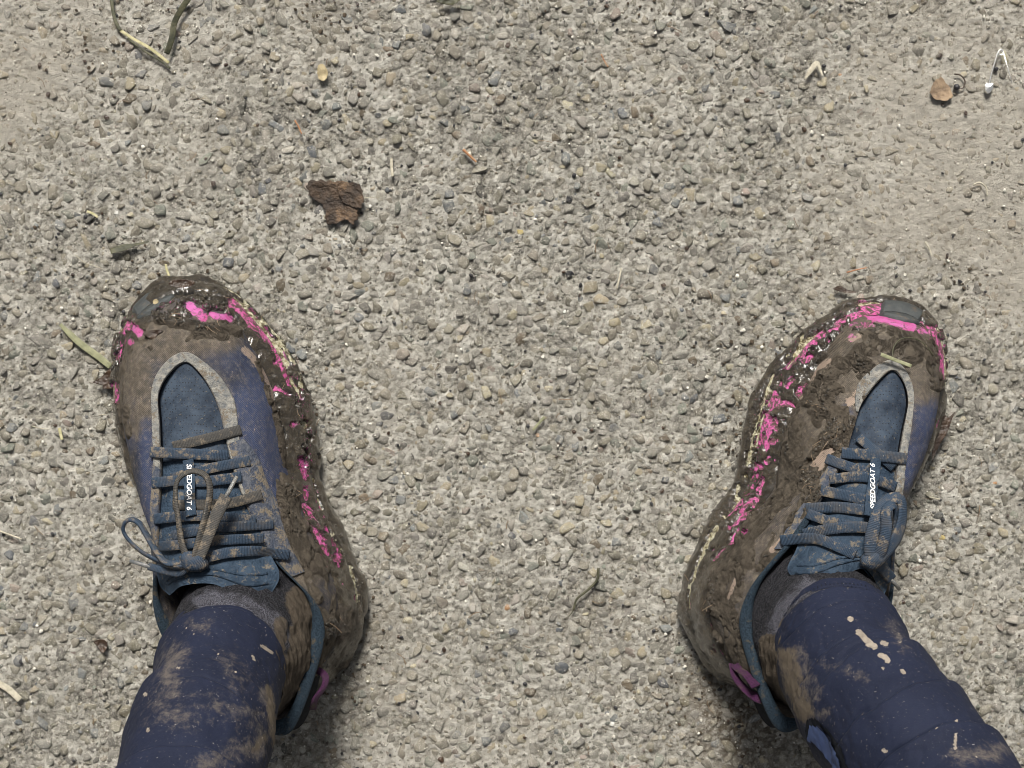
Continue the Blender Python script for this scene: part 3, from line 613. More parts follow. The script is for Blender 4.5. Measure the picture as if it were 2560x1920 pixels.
def build_shoe(name, label, D):
    st = len(D['flare'])
    base = P(*D['origin'])
    root = empty(name, tuple(base)); tag(root, label, 'shoe', 'muddy trail running shoes worn by the standing person')
    flare = catmull([P(x, y, 0.013) for x, y in D['flare']], NT, True)
    seam = catmull([P(*p) for p in D['seam']], NT, True)
    inner = catmull([P(*p) for p in D['inner']], NT, True)
    stn = np.linspace(0, st, NT, endpoint=False)
    cen = flare.mean(0)
    inw = cen - flare; inw[:, 2] = 0; inw /= np.linalg.norm(inw, axis=1, keepdims=True)
    lin = np.interp(stn, [0, 5, 7, 11, 13, 19], [0.12, .2, .55, .6, .4, .12])
    sgn = D['sgn']       # orientation of the loop seen from above
    def U(h, off=0.0):
        h = np.asarray(h)
        if h.ndim == 1: h = np.broadcast_to(h[None], (NT, len(h)))
        G = loft(np.broadcast_to(seam[:, None], h.shape + (3,)), np.broadcast_to(inner[:, None], h.shape + (3,)), h, lin[:, None])
        return G
    hh = np.linspace(0, 1, NH) ** 0.9
    G = U(hh); N = gnormals(G, True); N *= np.sign((N[..., 2]).mean())
    # gentle hand-made unevenness of the fabric
    G = G + N * (0.0012 * fbm(G * 45, 3, 7) + 0.0004 * fbm(G * 220, 2, 9))[..., None]
    A = app(G)
    blue = field(A, D['blue'], 1.0); pink = 1.15 * field(A, D['pink'], .6); pale = field(A, D['pale'], .4); film = np.clip(D['film0'] + field(A, D['film'], .7) - 1.0 * field(A, D['blue'], 1.0), 0, 1)
    up = mk('upper', G, grid_faces(NT, NH, True), MT['upper'], root, attrs=dict(blue=blue.ravel(), pink=pink.ravel(), pale=pale.ravel(), film=film.ravel()))
    # lining: from the opening down into the shoe, with the footbed
    dn = inner.copy(); dn[:, 2] = 0.036; c2 = dn.mean(0); dn = dn + (dn - c2) * 0.05; mid = inner * .5 + dn * .5; mid[:, :2] = mid[:, :2] + (mid - c2)[:, :2] * 0.06
    L = np.stack([inner - np.array([0, 0, .0012]), inner - np.array([0, 0, .006]), mid, dn], 1)
    lv = np.vstack([L.reshape(-1, 3), c2]); lf = [list(map(int, q)) for q in grid_faces(NT, 4, True)] + [[i * 4 + 3, (i + 1) % NT * 4 + 3, NT * 4] for i in range(NT)]
    mk('lining', lv, lf, MT['lining'], root)
    # sole wall: bottom edge, rocker, flare, groove, top edge
    keys_h = [0, .10, .30, .52, .60, .8, 1.0]
    bot = flare + inw * 0.007; bot[:, 2] = 0.0005
    b2 = flare + inw * 0.0015; b2[:, 2] = 0.005
    s = seam.copy(); lo = flare * 1.0
    g1 = flare * .72 + s * .28; g1 += inw * 0.0012
    g2 = flare * .60 + s * .40; g2 -= inw * 0.001
    g3 = flare * .25 + s * .75; g3 -= inw * 0.0022
    s_out = s - inw * 0.0004
    KP = np.stack([bot, b2, lo, g1, g2, g3, s_out], 1)
    def Wl(h):
        h = np.asarray(h, dtype=float); idx = np.clip(np.searchsorted(keys_h, h, side='right') - 1, 0, len(keys_h) - 2)
        kh = np.array(keys_h); u = (h - kh[idx]) / (kh[idx + 1] - kh[idx]); u = u[None, :, None]
        gk = lambda i: KP[:, np.clip(i, 0, len(keys_h) - 1)]
        a, b, c, d = gk(idx - 1), gk(idx), gk(idx + 1), gk(idx + 2)
        return 0.5 * ((2 * b) + (c - a) * u + (2 * a - 5 * b + 4 * c - d) * u ** 2 + (3 * b - a - 3 * c + d) * u ** 3)
    def wall(nm, h0, h1, n, mat, lug=False):
        Q = Wl(np.linspace(h0, h1, n)); Nw = gnormals(Q, True); out = np.sign((Nw * -inw[:, None]).sum(-1).mean()); Nw *= out
        d = 0.0005 * fbm(Q * 120, 3, 15)
        if lug: d = d + 0.0004 * (np.sin(stn * 2 * np.pi * 3.3) > -0.2)[:, None]
        Q = Q + Nw * d[..., None]
        v = Q.reshape(-1, 3); f = [list(map(int, q)) for q in grid_faces(NT, n, True)]
        if lug: f.append([i * n for i in range(NT)])
        return mk(nm, v, f, mat, root)
    wall('outsole', 0, .26, 8, MT['rubber'], True)
    wall('lower_midsole', .262, .56, 12, MT['gold_glint']); wall('upper_midsole', .562, 1.0, 14, MT['pink'])
    # thick mud caked on the sole wall
    QH = np.linspace(0.02, 1.0, 64); Q = Wl(QH); Nw = gnormals(Q, True); Nw *= np.sign((Nw * -inw[:, None]).sum(-1).mean())
    AQ = app(Q); shp = np.maximum(1.25 * field(AQ, D['pink'], .9), 0.40 * field(AQ, D['fleck'], .8)); glint_mask = .86 * field(AQ, [(p_, q_ * .75, w_) for p_, q_, w_ in D['gold_glint']], .9); bare = np.maximum(shp, glint_mask)
    thick = 0.0012 + 0.0024 * fbm(Q * 85, 3, 51) + 0.0007 * fbm(Q * 230, 2, 57)
    thick = thick + 0.0014 * field(AQ, D['thick'], .6)
    ragged = 0.0058 * sstep(.40, .62, bare + .60 * fbm(Q * 230, 3, 77) + .35 * fbm(Q * 70, 2, 78))
    thick = thick - ragged
    thick[:, -6:] = np.maximum(thick[:, -6:], .0006 - .0012 * shp[:, -6:])
    thick = np.maximum(thick, -0.0012) 
    Qm = Q + Nw * (thick + 0.0006)[..., None]; k_ = sstep(.9, 1, QH)[None, :, None]; Qm = Qm + inw[:, None] * .0055 * k_ + np.array([0, 0, .0012]) * k_; Qm[..., 2] = np.maximum(Qm[..., 2], 0.0004)
    m1 = mk('sole_mud', Qm, grid_faces(NT, 64, True), MT['mud'], root, attrs=dict(showp=shp.ravel(), show_glint=glint_mask.ravel(), wet=np.clip(0.85 + .4 * fbm(Q * 60, 2, 3) - .5 * field(AQ, D['drymud'], .5), 0, 1).ravel()))
    # mud on the upper
    shp = np.maximum(1.25 * field(A, D['pink'], .9), 0.44 * field(A, D['fleck'], .8)); bare = np.clip(sstep(.4, .6, np.maximum(shp, .8 * field(A, D['pale'], .8)) + .8 * fbm(G * 180, 4, 79)), 0, 1); cov = field(A, D['mud'], .45)
    fold = sstep(.0, .10, np.broadcast_to(hh[None], A.shape[:-1]))
    tm = -0.0016 + cov * (0.0032 + 0.0026 * fbm(G * 75, 4, 91) + 0.0005 * fbm(G * 230, 2, 92)) + 0.0014 * field(A, D['thick'], .6) - 0.005 * bare - .0022 * sstep(.12, .3, fbm(G * 38, 3, 66)) - 0.004 * (1 - sstep(-.1, 0.02, 1.0 - hh))[None]
    crack = np.abs(fbm(G * 60 + 5, 4, 120)); tm = tm - 0.0020 * (1 - sstep(0, .04, crack)) * (cov > .3) + .0022 * field(A, D['thick'], .8) * fbm(G * 130, 3, 131)
    tm = np.maximum(tm, -0.0016)
    Gm = G + N * tm[..., None]
    keep = (np.maximum(tm, np.roll(tm, -1, 0)) > -0.0014); km = keep[:, :-1] | keep[:, 1:]
    v, f, idx = prune(Gm.reshape(-1, 3), grid_faces(NT, NH, True, km))
    wet = np.clip(0.12 + 1.0 * field(A, D['wet'], .6) + .35 * fbm(G * 70, 2, 4), 0, 1).ravel()[idx]
    mk('upper_mud', v, f, MT['mud'], root, attrs=dict(wet=wet, showp=shp.ravel()[idx]))
    # toe bumper: dark rubber wrapping up over the seam
    sel = np.where((((stn - D['cap'][0]) % st) < D['cap'][1]))[0]
    order = np.argsort((stn[sel] - D['cap'][0]) % st); sel = sel[order]
    frac = np.linspace(0, 1, len(sel)); wd = np.sin(frac * np.pi) ** 0.5
    W2 = Wl(np.linspace(.55, 1.0, 8))[sel]; caph = np.linspace(0, 1, 16)[None] * (0.02 + 0.20 * wd)[:, None]
    Us = loft(np.broadcast_to(seam[sel][:, None], caph.shape + (3,)), np.broadcast_to(inner[sel][:, None], caph.shape + (3,)), caph, lin[sel][:, None])
    C = np.concatenate([W2, Us[:, 1:]], 1); Nc = gnormals(C); Nc *= np.sign(Nc[..., 2].mean())
    e = np.minimum(1, np.minimum(np.arange(len(sel)), np.arange(len(sel))[::-1]) / 8.0)[:, None] * np.minimum(1, (C.shape[1] - 1 - np.arange(C.shape[1])) / 2.0)[None]
    C = C + Nc * (-0.0008 + 0.0030 * e)[..., None]
    mk('toe_bumper', C, grid_faces(len(sel), C.shape[1]), MT['rubber'], root)
    # eyestay overlay round the throat
    def band(nm, s0, s1, wfun, mat, lift, bscale=1.0):
        sel = np.where((((stn - s0) % st) < s1))[0]; sel = sel[np.argsort((stn[sel] - s0) % st)]
        fine = np.linspace(0, 1, 80); F = loft(np.broadcast_to(seam[sel][:, None], (len(sel), 80, 3)), np.broadcast_to(inner[sel][:, None], (len(sel), 80, 3)), np.broadcast_to(fine[None], (len(sel), 80)), lin[sel][:, None])
        dist = np.cumsum(np.linalg.norm(np.diff(F[:, ::-1], axis=1), axis=-1), axis=1); dist = np.concatenate([np.zeros((len(sel), 1)), dist], 1)
        wid = np.interp((stn[sel] - s0) % st, *wfun); n = 22; hb = np.zeros((len(sel), n))
        for i in range(len(sel)): hb[i] = 1 - np.interp(np.linspace(0, wid[i], n) + 0.0, dist[i], fine)
        B = loft(np.broadcast_to(seam[sel][:, None], hb.shape + (3,)), np.broadcast_to(inner[sel][:, None], hb.shape + (3,)), hb, lin[sel][:, None])
        Nb = gnormals(B); Nb *= np.sign(Nb[..., 2].mean())
        j = np.arange(n); prof = np.minimum(1, np.minimum(j / 1.5, (n - 1 - j) / 1.5))[None]
        B = B + Nb * (lift * (0.2 + .8 * prof) + 0.0011 * (fbm(B * 45, 3, 7)) + 0.0003 * fbm(B * 260, 2, 77) - 0.0014 * (1 - prof) + .0003)[..., None]
        # turned edge: drop a lip down into the throat
        lip = B[:, :1] + np.array([0, 0, -0.0030]); B = np.concatenate([lip, B], 1)
        return mk(nm, B, grid_faces(len(sel), n + 1), mat, root)
    band('eyestay', D['eye'][0], D['eye'][1], D['eye'][2], MT['overlay'], 0.0009)
    band('lace_panel', D['pan'][0], D['pan'][1], D['pan'][2], MT['overlay_blue'], 0.0011)
    band('lace_panel', D['pan2'][0], D['pan2'][1], D['pan2'][2], MT['overlay_blue'], 0.0011)
    # padded collar roll
    sel = np.where((((stn - D['col'][0]) % st) < D['col'][1]))[0]; sel = sel[np.argsort((stn[sel] - D['col'][0]) % st)][::3]
    path = inner[sel] + np.array([0, 0, 0.0005]); T = np.gradient(path, axis=0); T /= np.linalg.norm(T, axis=1, keepdims=True)
    o2 = (inner[sel] - inner.mean(0)); o2[:, 2] = 0; o2 /= np.linalg.norm(o2, axis=1, keepdims=True)
    fr = np.linspace(0, 1, len(sel)); rw = 0.0050 * np.minimum(1, .35 + 1.6 * np.sin(fr * np.pi)); th = np.linspace(0, 2 * np.pi, 16, endpoint=False)
    R = path[None] + (np.cos(th)[:, None, None] * o2[None] * (rw * (1 + .10 * np.sin(fr * 9) + .06 * np.sin(fr * 31)))[None, :, None]) + np.sin(th)[:, None, None] * np.array([0, 0, 1.0]) * (rw * 0.6)[None, :, None] + (o2 * (rw * .45)[:, None])[None]
    mk('collar', R, grid_faces(16, len(sel), True), MT['collar'], root)
    # tongue
    TR = [[list(p) for p in r] for r in D['tongue']]
    for q_, r_ in enumerate(TR[:4]):
        r_[0][0] -= 12; r_[-1][0] += 12; r_[0][1] -= 4; r_[-1][1] -= 4
        for p_ in r_: p_[2] += .0012
    for p_ in TR[0]: p_[1] -= 10
    rows = [catmull([P(*p) for p in r], 46) for r in TR]; rows = np.array(rows)
    nr = 110; Tg = np.array([catmull(rows[:, j], nr) for j in range(46)]).transpose(1, 0, 2)
    Nt = gnormals(Tg); Nt *= np.sign(Nt[..., 2].mean()); Tg = Tg + Nt * (0.0007 * fbm(Tg * 60, 3, 33) + .0006 * fbm(Tg * 160, 2, 35))[..., None]
    vs = int(nr * 0.36)
    def slab(nm, G_, th, mat):
        n1, n2 = G_.shape[:2]; n_ = gnormals(G_); n_ *= np.sign(n_[..., 2].mean()); Lw = G_ - n_ * th
        # round the rim
        v = np.concatenate([G_.reshape(-1, 3), Lw.reshape(-1, 3)]); q = n1 * n2
        f = [list(map(int, x)) for x in grid_faces(n1, n2)] + [[int(y) + q for y in x[::-1]] for x in grid_faces(n1, n2)]
        rim = [i * n2 for i in range(n1)] + [(n1 - 1) * n2 + j for j in range(1, n2)] + [i * n2 + n2 - 1 for i in range(n1 - 2, -1, -1)] + [j for j in range(n2 - 2, 0, -1)]
        f += [[rim[i], rim[(i + 1) % len(rim)], rim[(i + 1) % len(rim)] + q, rim[i] + q] for i in range(len(rim))]
        return mk(nm, v, f, mat, root)
    tong = slab('tongue', Tg[vs:], 0.0022, MT['tongue']); slab('vent_panel', Tg[:vs + 2] - np.array([0, 0, .0005]), 0.001, MT['vent'])
    # raised stitched bands on the tongue top
    for a, b in D.get('tband', []):
        bb = Tg[int(nr * a), 4:42] + np.array([0, 0, .0006]); v, f3, al = ribbon(bb, .0016, .0008); mk('tongue_seam', v, f3, MT['tongue'], tong)
    tp = Tg.reshape(-1, 3)
    def surf(q, lift=0.0):
        d = ((tp[:, :2] - q[:2]) ** 2).sum(1); return np.array([q[0], q[1], tp[d.argmin(), 2] + lift])
    allp = np.concatenate([tp, G.reshape(-1, 3)[::5]])
    def top(q):
        d = ((allp[:, :2] - q[:2]) ** 2).sum(1); k = np.argsort(d)[:12]; return allp[k, 2].max()
    # laces
    def place(pts, lift):
        out = []
        for p in pts:
            z = 0.09
            for _ in range(4):
                q = P(p[0], p[1], z); z = top(q) + lift
            if len(p) > 2: z = p[2]
            out.append(P(p[0], p[1], z))
        return out
    for pts, w, muddy, lift in D['laces']:
        den = catmull(np.array([[*p] for p in pts], float), 7)
        c = np.array(place([(x, y) for x, y in den], lift)); c[:, 2] = np.maximum(c[:, 2], np.convolve(np.pad(c[:, 2], 1, mode='edge'), [1 / 3] * 3, 'valid'))
        c[0, 2] -= .0015; c[-1, 2] -= .0015
        v, f, al = ribbon(c, w, 0.0008); mk('lace', v, f, MT['lace_mud' if muddy else 'lace'], root, attrs=dict(along=al))
    for pts, w, muddy, tw in D['bow']:
        c = np.array([P(*p) for p in pts]); v, f, al = ribbon(c, w, 0.0021, twist=tw); mk('bow_loop', v, f, MT['lace_mud' if muddy else 'lace'], root, attrs=dict(along=al))
    for pts, w, muddy in D['tails']:
        c = np.array([P(*p) for p in pts]); v, f, al = ribbon(c, w, 0.0022); lo_ = mk('lace_end', v, f, MT['lace_mud' if muddy else 'lace'], root, attrs=dict(along=al))
        cc = catmull(c, 30); e2 = cc[-1] + (cc[-1] - cc[-4]) / np.linalg.norm(cc[-1] - cc[-4]) * 0.013
        mk_tube('aglet', [cc[-2], (cc[-2] + e2) / 2, e2], [.0014, .00125, .0011], MT['aglet'], lo_, seg=10)
    kx = P(*D['knot'])
    v0, f0 = ICO[3]; kv = v0 * np.array([.0085, .0055, .005]); kv = kv * (1 + .22 * fbm(v0 * 2.5, 2, 8))[:, None]; a = D['knot_rot']; kv = np.stack([kv[:, 0] * math.cos(a) - kv[:, 1] * math.sin(a), kv[:, 0] * math.sin(a) + kv[:, 1] * math.cos(a), kv[:, 2]], 1)
    mk('knot', kv + kx, f0, MT['lace'], root, attrs=dict(along=v0[:, 0] * .01))
    # printed webbing strip down the tongue with its lettering
    c = []
    for p in D['strip']:
        z = .1
        for _ in range(4): q = P(p[0], p[1], z); z = surf(q, D['lift'])[2]
        c.append(P(p[0], p[1], z))
    v, f, al = ribbon(c, .0066, .0012); strip = mk('lace_keeper', v, f, MT['tongue'], root)
    cu = bpy.data.curves.new('lettering', 'FONT'); cu.body = 'SPEEDGOAT 6'; cu.size = 1; cu.shear = 0.25; cu.extrude = 0.02; cu.offset = 0.022; cu.align_x = 'CENTER'; cu.align_y = 'CENTER'
    to = bpy.data.objects.new('tmp', cu); COL.objects.link(to); bpy.context.view_layer.update()
    dg = bpy.context.evaluated_depsgraph_get(); me = bpy.data.meshes.new_from_object(to.evaluated_get(dg)); bpy.data.objects.remove(to)
    vv = np.array([x.co[:] for x in me.vertices]); ff = [list(p.vertices) for p in me.polygons]
    vv[:, 0] = (vv[:, 0] - (vv[:, 0].min() + vv[:, 0].max()) / 2) / (np.ptp(vv[:, 0])); vv[:, 1] = vv[:, 1] - (vv[:, 1].min() + vv[:, 1].max()) / 2; vv[:, 1] /= np.ptp(vv[:, 1])
    a0, a1 = D['text']; cc = catmull(c, 60); q0, q1 = P(*a0, cc[20][2]), P(*a1, cc[40][2])
    sx = (q1 - q0); ln_ = np.linalg.norm(sx[:2]); sx = sx / ln_; up_ = np.array([-sx[1], sx[0], 0]); hgt = .0031
    mid_ = (q0 + q1) / 2
    W = mid_ + vv[:, :1] * sx * ln_ + vv[:, 1:2] * up_ * hgt
    dz = np.array([cc[((cc[:, :2] - w[:2]) ** 2).sum(1).argmin(), 2] for w in W]); W[:, 2] = dz + .0008 + vv[:, 2] * .004
    mk('lettering', W, ff, MT['white'], strip, smooth=False); bpy.data.meshes.remove(me)
    # heel pull tab
    for pts in D['tab']:
        c = [P(*p) for p in pts]; v, f, al = ribbon(c, D['tabw'], .0016, twist=[.4, .9, .9, .4]); mk('pull_tab', v, f, MT['tab'], root)
    # mud lumps and bits of straw stuck to the mud
    lumps = []; r2 = np.random.default_rng(D['seed'])
    idx = r2.choice(Qm.shape[0] * Qm.shape[1], 420); tt = (thick.ravel()[idx] > 0.0012)
    for p in Qm.reshape(-1, 3)[idx[tt]]: lumps.append((p[0], p[1], p[2], r2.uniform(.0004, .0012)))
    fm = np.where((tm > 0.0022).ravel())[0]
    for i in r2.choice(fm, min(260, len(fm)), replace=False): p = Gm.reshape(-1, 3)[i]; lumps.append((p[0], p[1], p[2], r2.uniform(.0004, .0015)))
    v, f = crumbs('lumps', lumps, None, 1); o = mk('mud_lumps', v, f, MT['mud'], root, attrs=dict(wet=np.full(len(v), .55))); tag(o, kind='stuff')
    fib = []; FV, FF, n = [], [], 0; pool = np.concatenate([Qm.reshape(-1, 3)[r2.choice(Qm.size // 3, 26)], Gm.reshape(-1, 3)[r2.choice(fm, 26)]])
    for p in pool:
        a = r2.uniform(0, 6.28); l_ = r2.uniform(.002, .007); d = np.array([math.cos(a), math.sin(a), r2.uniform(-.1, .4)]) * l_
        pp = catmull([p + [0, 0, .0008], p + d * .5 + [0, 0, .0016], p + d + r2.normal(size=3) * .0008 + [0, 0, .0012]], 6)
        v, f, f3 = tube(pp, .00016, 4, False); FV.append(v); FF.append(f + n); n += len(v)
    o = mk('stuck_fibres', np.concatenate(FV), np.concatenate(FF), MT['leaftan'], root); tag(o, kind='stuff')
    return root, inner

LEFT = dict(lift=.0060, origin=(600, 1200, 0), sgn=1, seed=5,
  flare=[(458,696),(561,717),(664,805),(740,918),(776,1062),(800,1213),(852,1322),(908,1480),(888,1610),(800,1712),(670,1705),(575,1610),(505,1480),(440,1365),(378,1250),(302,1090),(283,950),(305,815),(372,724)],
  seam=[(464,738,.028),(545,755,.029),(612,832,.030),(668,945,.031),(702,1065,.033),(722,1190,.036),(778,1325,.041),(846,1485,.044),(832,1590,.045),(772,1680,.045),(672,1672,.045),(600,1580,.044),(525,1455,.042),(450,1345,.040),(366,1245,.037),(312,1085,.033),(300,955,.031),(325,832,.029),(388,764,.028)],
  inner=[(465,907,.061),(499,934,.062),(528,978,.064),(549,1032,.067),(567,1112,.073),(594,1210,.082),(672,1380,.088),(776,1502,.080),(783,1612,.082),(722,1795,.100),(640,1790,.098),(555,1720,.084),(460,1620,.078),(396,1510,.086),(394,1350,.090),(402,1200,.083),(400,1070,.074),(397,985,.067),(428,930,.062)],
  blue=[([(655,960),(675,1060),(700,1180)],48,1.0),([(610,990),(640,1100)],40,.8),([(600,900),(560,870)],45,.5),([(330,1000),(320,1100)],30,.5),([(362,1060),(365,1180),(372,1300)],20,.75),([(735,1290),(755,1330)],24,.7),([(700,1230),(720,1290)],36,.8)],
  film0=.42,
  film=[([(380,850),(470,835),(560,845)],42,.9),([(310,900),(330,1050)],45,.9),([(350,950),(350,1050)],25,.6),([(700,1300),(760,1400)],50,1.0)],
  pink=[([(475,767),(509,794)],13,1),([(530,787),(575,796)],10,1),([(581,758),(619,790),(657,832),(690,873),(708,911)],13,1),([(345,778),(372,768)],10,.9),([(322,812),(350,832)],10,.95),([(327,855)],9,.9),([(337,752),(313,790),(298,830)],5,1),([(290,960),(292,1000)],8,1),([(288,1040)],6,.9),
        ([(722,945),(746,994)],7,.9),([(690,970),(716,987)],5,1),([(731,1062)],7,1),([(750,1148),(757,1196)],8,1),([(760,1221),(764,1246)],6,1),([(763,1265),(777,1278)],6,1),([(784,1324),(802,1350),(818,1385)],6,1),([(706,925),(720,960)],8,.8)],
  pale=[([(612,873),(640,904)],9,1),([(640,904),(671,952),(688,1014)],9,1)],
  fleck=[([(300,900),(305,800),(345,752)],24,1),([(400,770),(470,775),(560,790)],22,1),([(585,765),(690,870),(735,960),(760,1080),(765,1200),(790,1320),(830,1400)],26,1)],
  gold_glint=[([(564,720),(605,744),(657,796),(698,851),(733,909)],8,1),([(742,930),(760,985)],5,.7),([(788,1238),(801,1276)],6,1),([(812,1320),(832,1356),(853,1392)],7,1),([(873,1420),(884,1460),(890,1502)],8,1.15)],  # bare gold foam strokes that also carry painted pale highlights
  mud=[([(320,800),(400,770),(470,745),(560,750),(600,800)],48,1),([(330,860),(400,850),(480,820),(560,822)],30,.75),([(290,850),(290,960),(305,1080)],26,.85),([(620,840),(665,930),(700,1040),(722,1160)],18,.9),([(745,1230),(790,1340),(830,1450),(850,1560),(805,1660)],62,1),([(745,1330),(770,1400)],34,.9)],
  thick=[([(400,740),(470,735),(560,745)],28,1),([(400,790),(470,815),(560,812)],16,1),([(750,1000),(768,1100),(770,1200)],22,.7)],
  wet=[([(340,760),(420,735),(500,735),(590,770)],40,1),([(420,790),(560,800)],18,.6)],
  drymud=[([(860,1560),(850,1640)],50,1)],
  cap=(17.3, 1.5),
  eye=(15.0, 9.2, ([0,1.5,3,4,5,6,7,9.2],[.006,.0075,.0078,.0068,.0088,.0115,.0125,.004])),
  pan=(4.0, 2.5, ([0,.6,1.4,2.5],[.011,.020,.024,.012])), pan2=(13.3, 1.9, ([0,.9,1.9],[.009,.0085,.0065])),
  col=(5.9, 7.6),
  tongue=[[(452,913,.056),(459,909,.058),(466,907,.058),(472,909,.058),(480,914,.056)],
          [(396,990,.058),(430,980,.062),(470,976,.0635),(508,980,.062),(545,992,.059)],
          [(398,1100,.066),(440,1095,.072),(485,1092,.074),(530,1095,.073),(572,1104,.067)],
          [(400,1220,.076),(445,1210,.084),(495,1205,.087),(550,1210,.085),(606,1224,.077)],
          [(390,1340,.086),(440,1325,.097),(500,1320,.101),(570,1325,.098),(655,1344,.088)],
          [(394,1440,.092),(450,1408,.106),(520,1396,.110),(600,1398,.108),(686,1404,.097)],
          [(402,1470,.094),(448,1440,.112),(530,1432,.117),(618,1456,.116),(698,1446,.103)],
          [(424,1488,.098),(458,1464,.113),(540,1462,.119),(622,1510,.119),(664,1506,.110)]],
  tband=[(.80,1),(.87,1)],
  strip=[(470,1150),(474,1190),(474,1240),(478,1290)], text=((471,1160),(477,1274)),
  laces=[([(432,1117),(520,1096),(602,1074)],.0062,1,.0032),([(374,1130),(460,1134),(570,1140)],.0066,0,.0045),([(428,1196),(520,1172),(625,1152)],.0062,0,.0030),
         ([(378,1208),(440,1202),(510,1204),(604,1192)],.0064,0,.0036),([(432,1262),(500,1262),(575,1258),(655,1236)],.0062,1,.0030),([(384,1298),(440,1292),(520,1290),(642,1302)],.0064,0,.0034),
         ([(430,1340),(520,1322),(600,1316),(684,1310)],.0060,0,.0030),([(400,1366),(450,1362),(540,1352),(660,1345)],.0060,0,.0034),([(488,1402),(560,1384),(640,1378),(724,1388)],.0062,0,.0048)],
  bow=[([(482,1406,.121),(445,1418,.120),(400,1404,.112),(352,1378,.104),(316,1342,.100),(308,1316,.101),(324,1299,.104),(348,1308,.106),(368,1340,.109),(392,1380,.113),(420,1408,.118),(470,1402,.122)],.0040,0,[.7,1.0,1.2,1.2,1.0,.7]),
       ([(470,1398,.122),(455,1360,.120),(446,1300,.118),(438,1240,.116),(446,1198,.115),(480,1178,.115),(514,1190,.115),(525,1228,.117),(514,1290,.120),(498,1350,.122),(486,1398,.123)],.0044,1,[.5,.9,1.1,1.1,.9,.5])],
  tails=[([(494,1400,.123),(515,1350,.121),(540,1290,.118),(566,1240,.114)],.0074,1),([(480,1410,.122),(450,1432,.117),(415,1428,.112),(372,1416,.108)],.0044,0)],
  knot=(483,1404,.121), knot_rot=-.3,
  tab=[[(790,1672,.070),(812,1690,.076),(810,1716,.084),(788,1748,.084),(782,1772,.076)]], tabw=.0045)

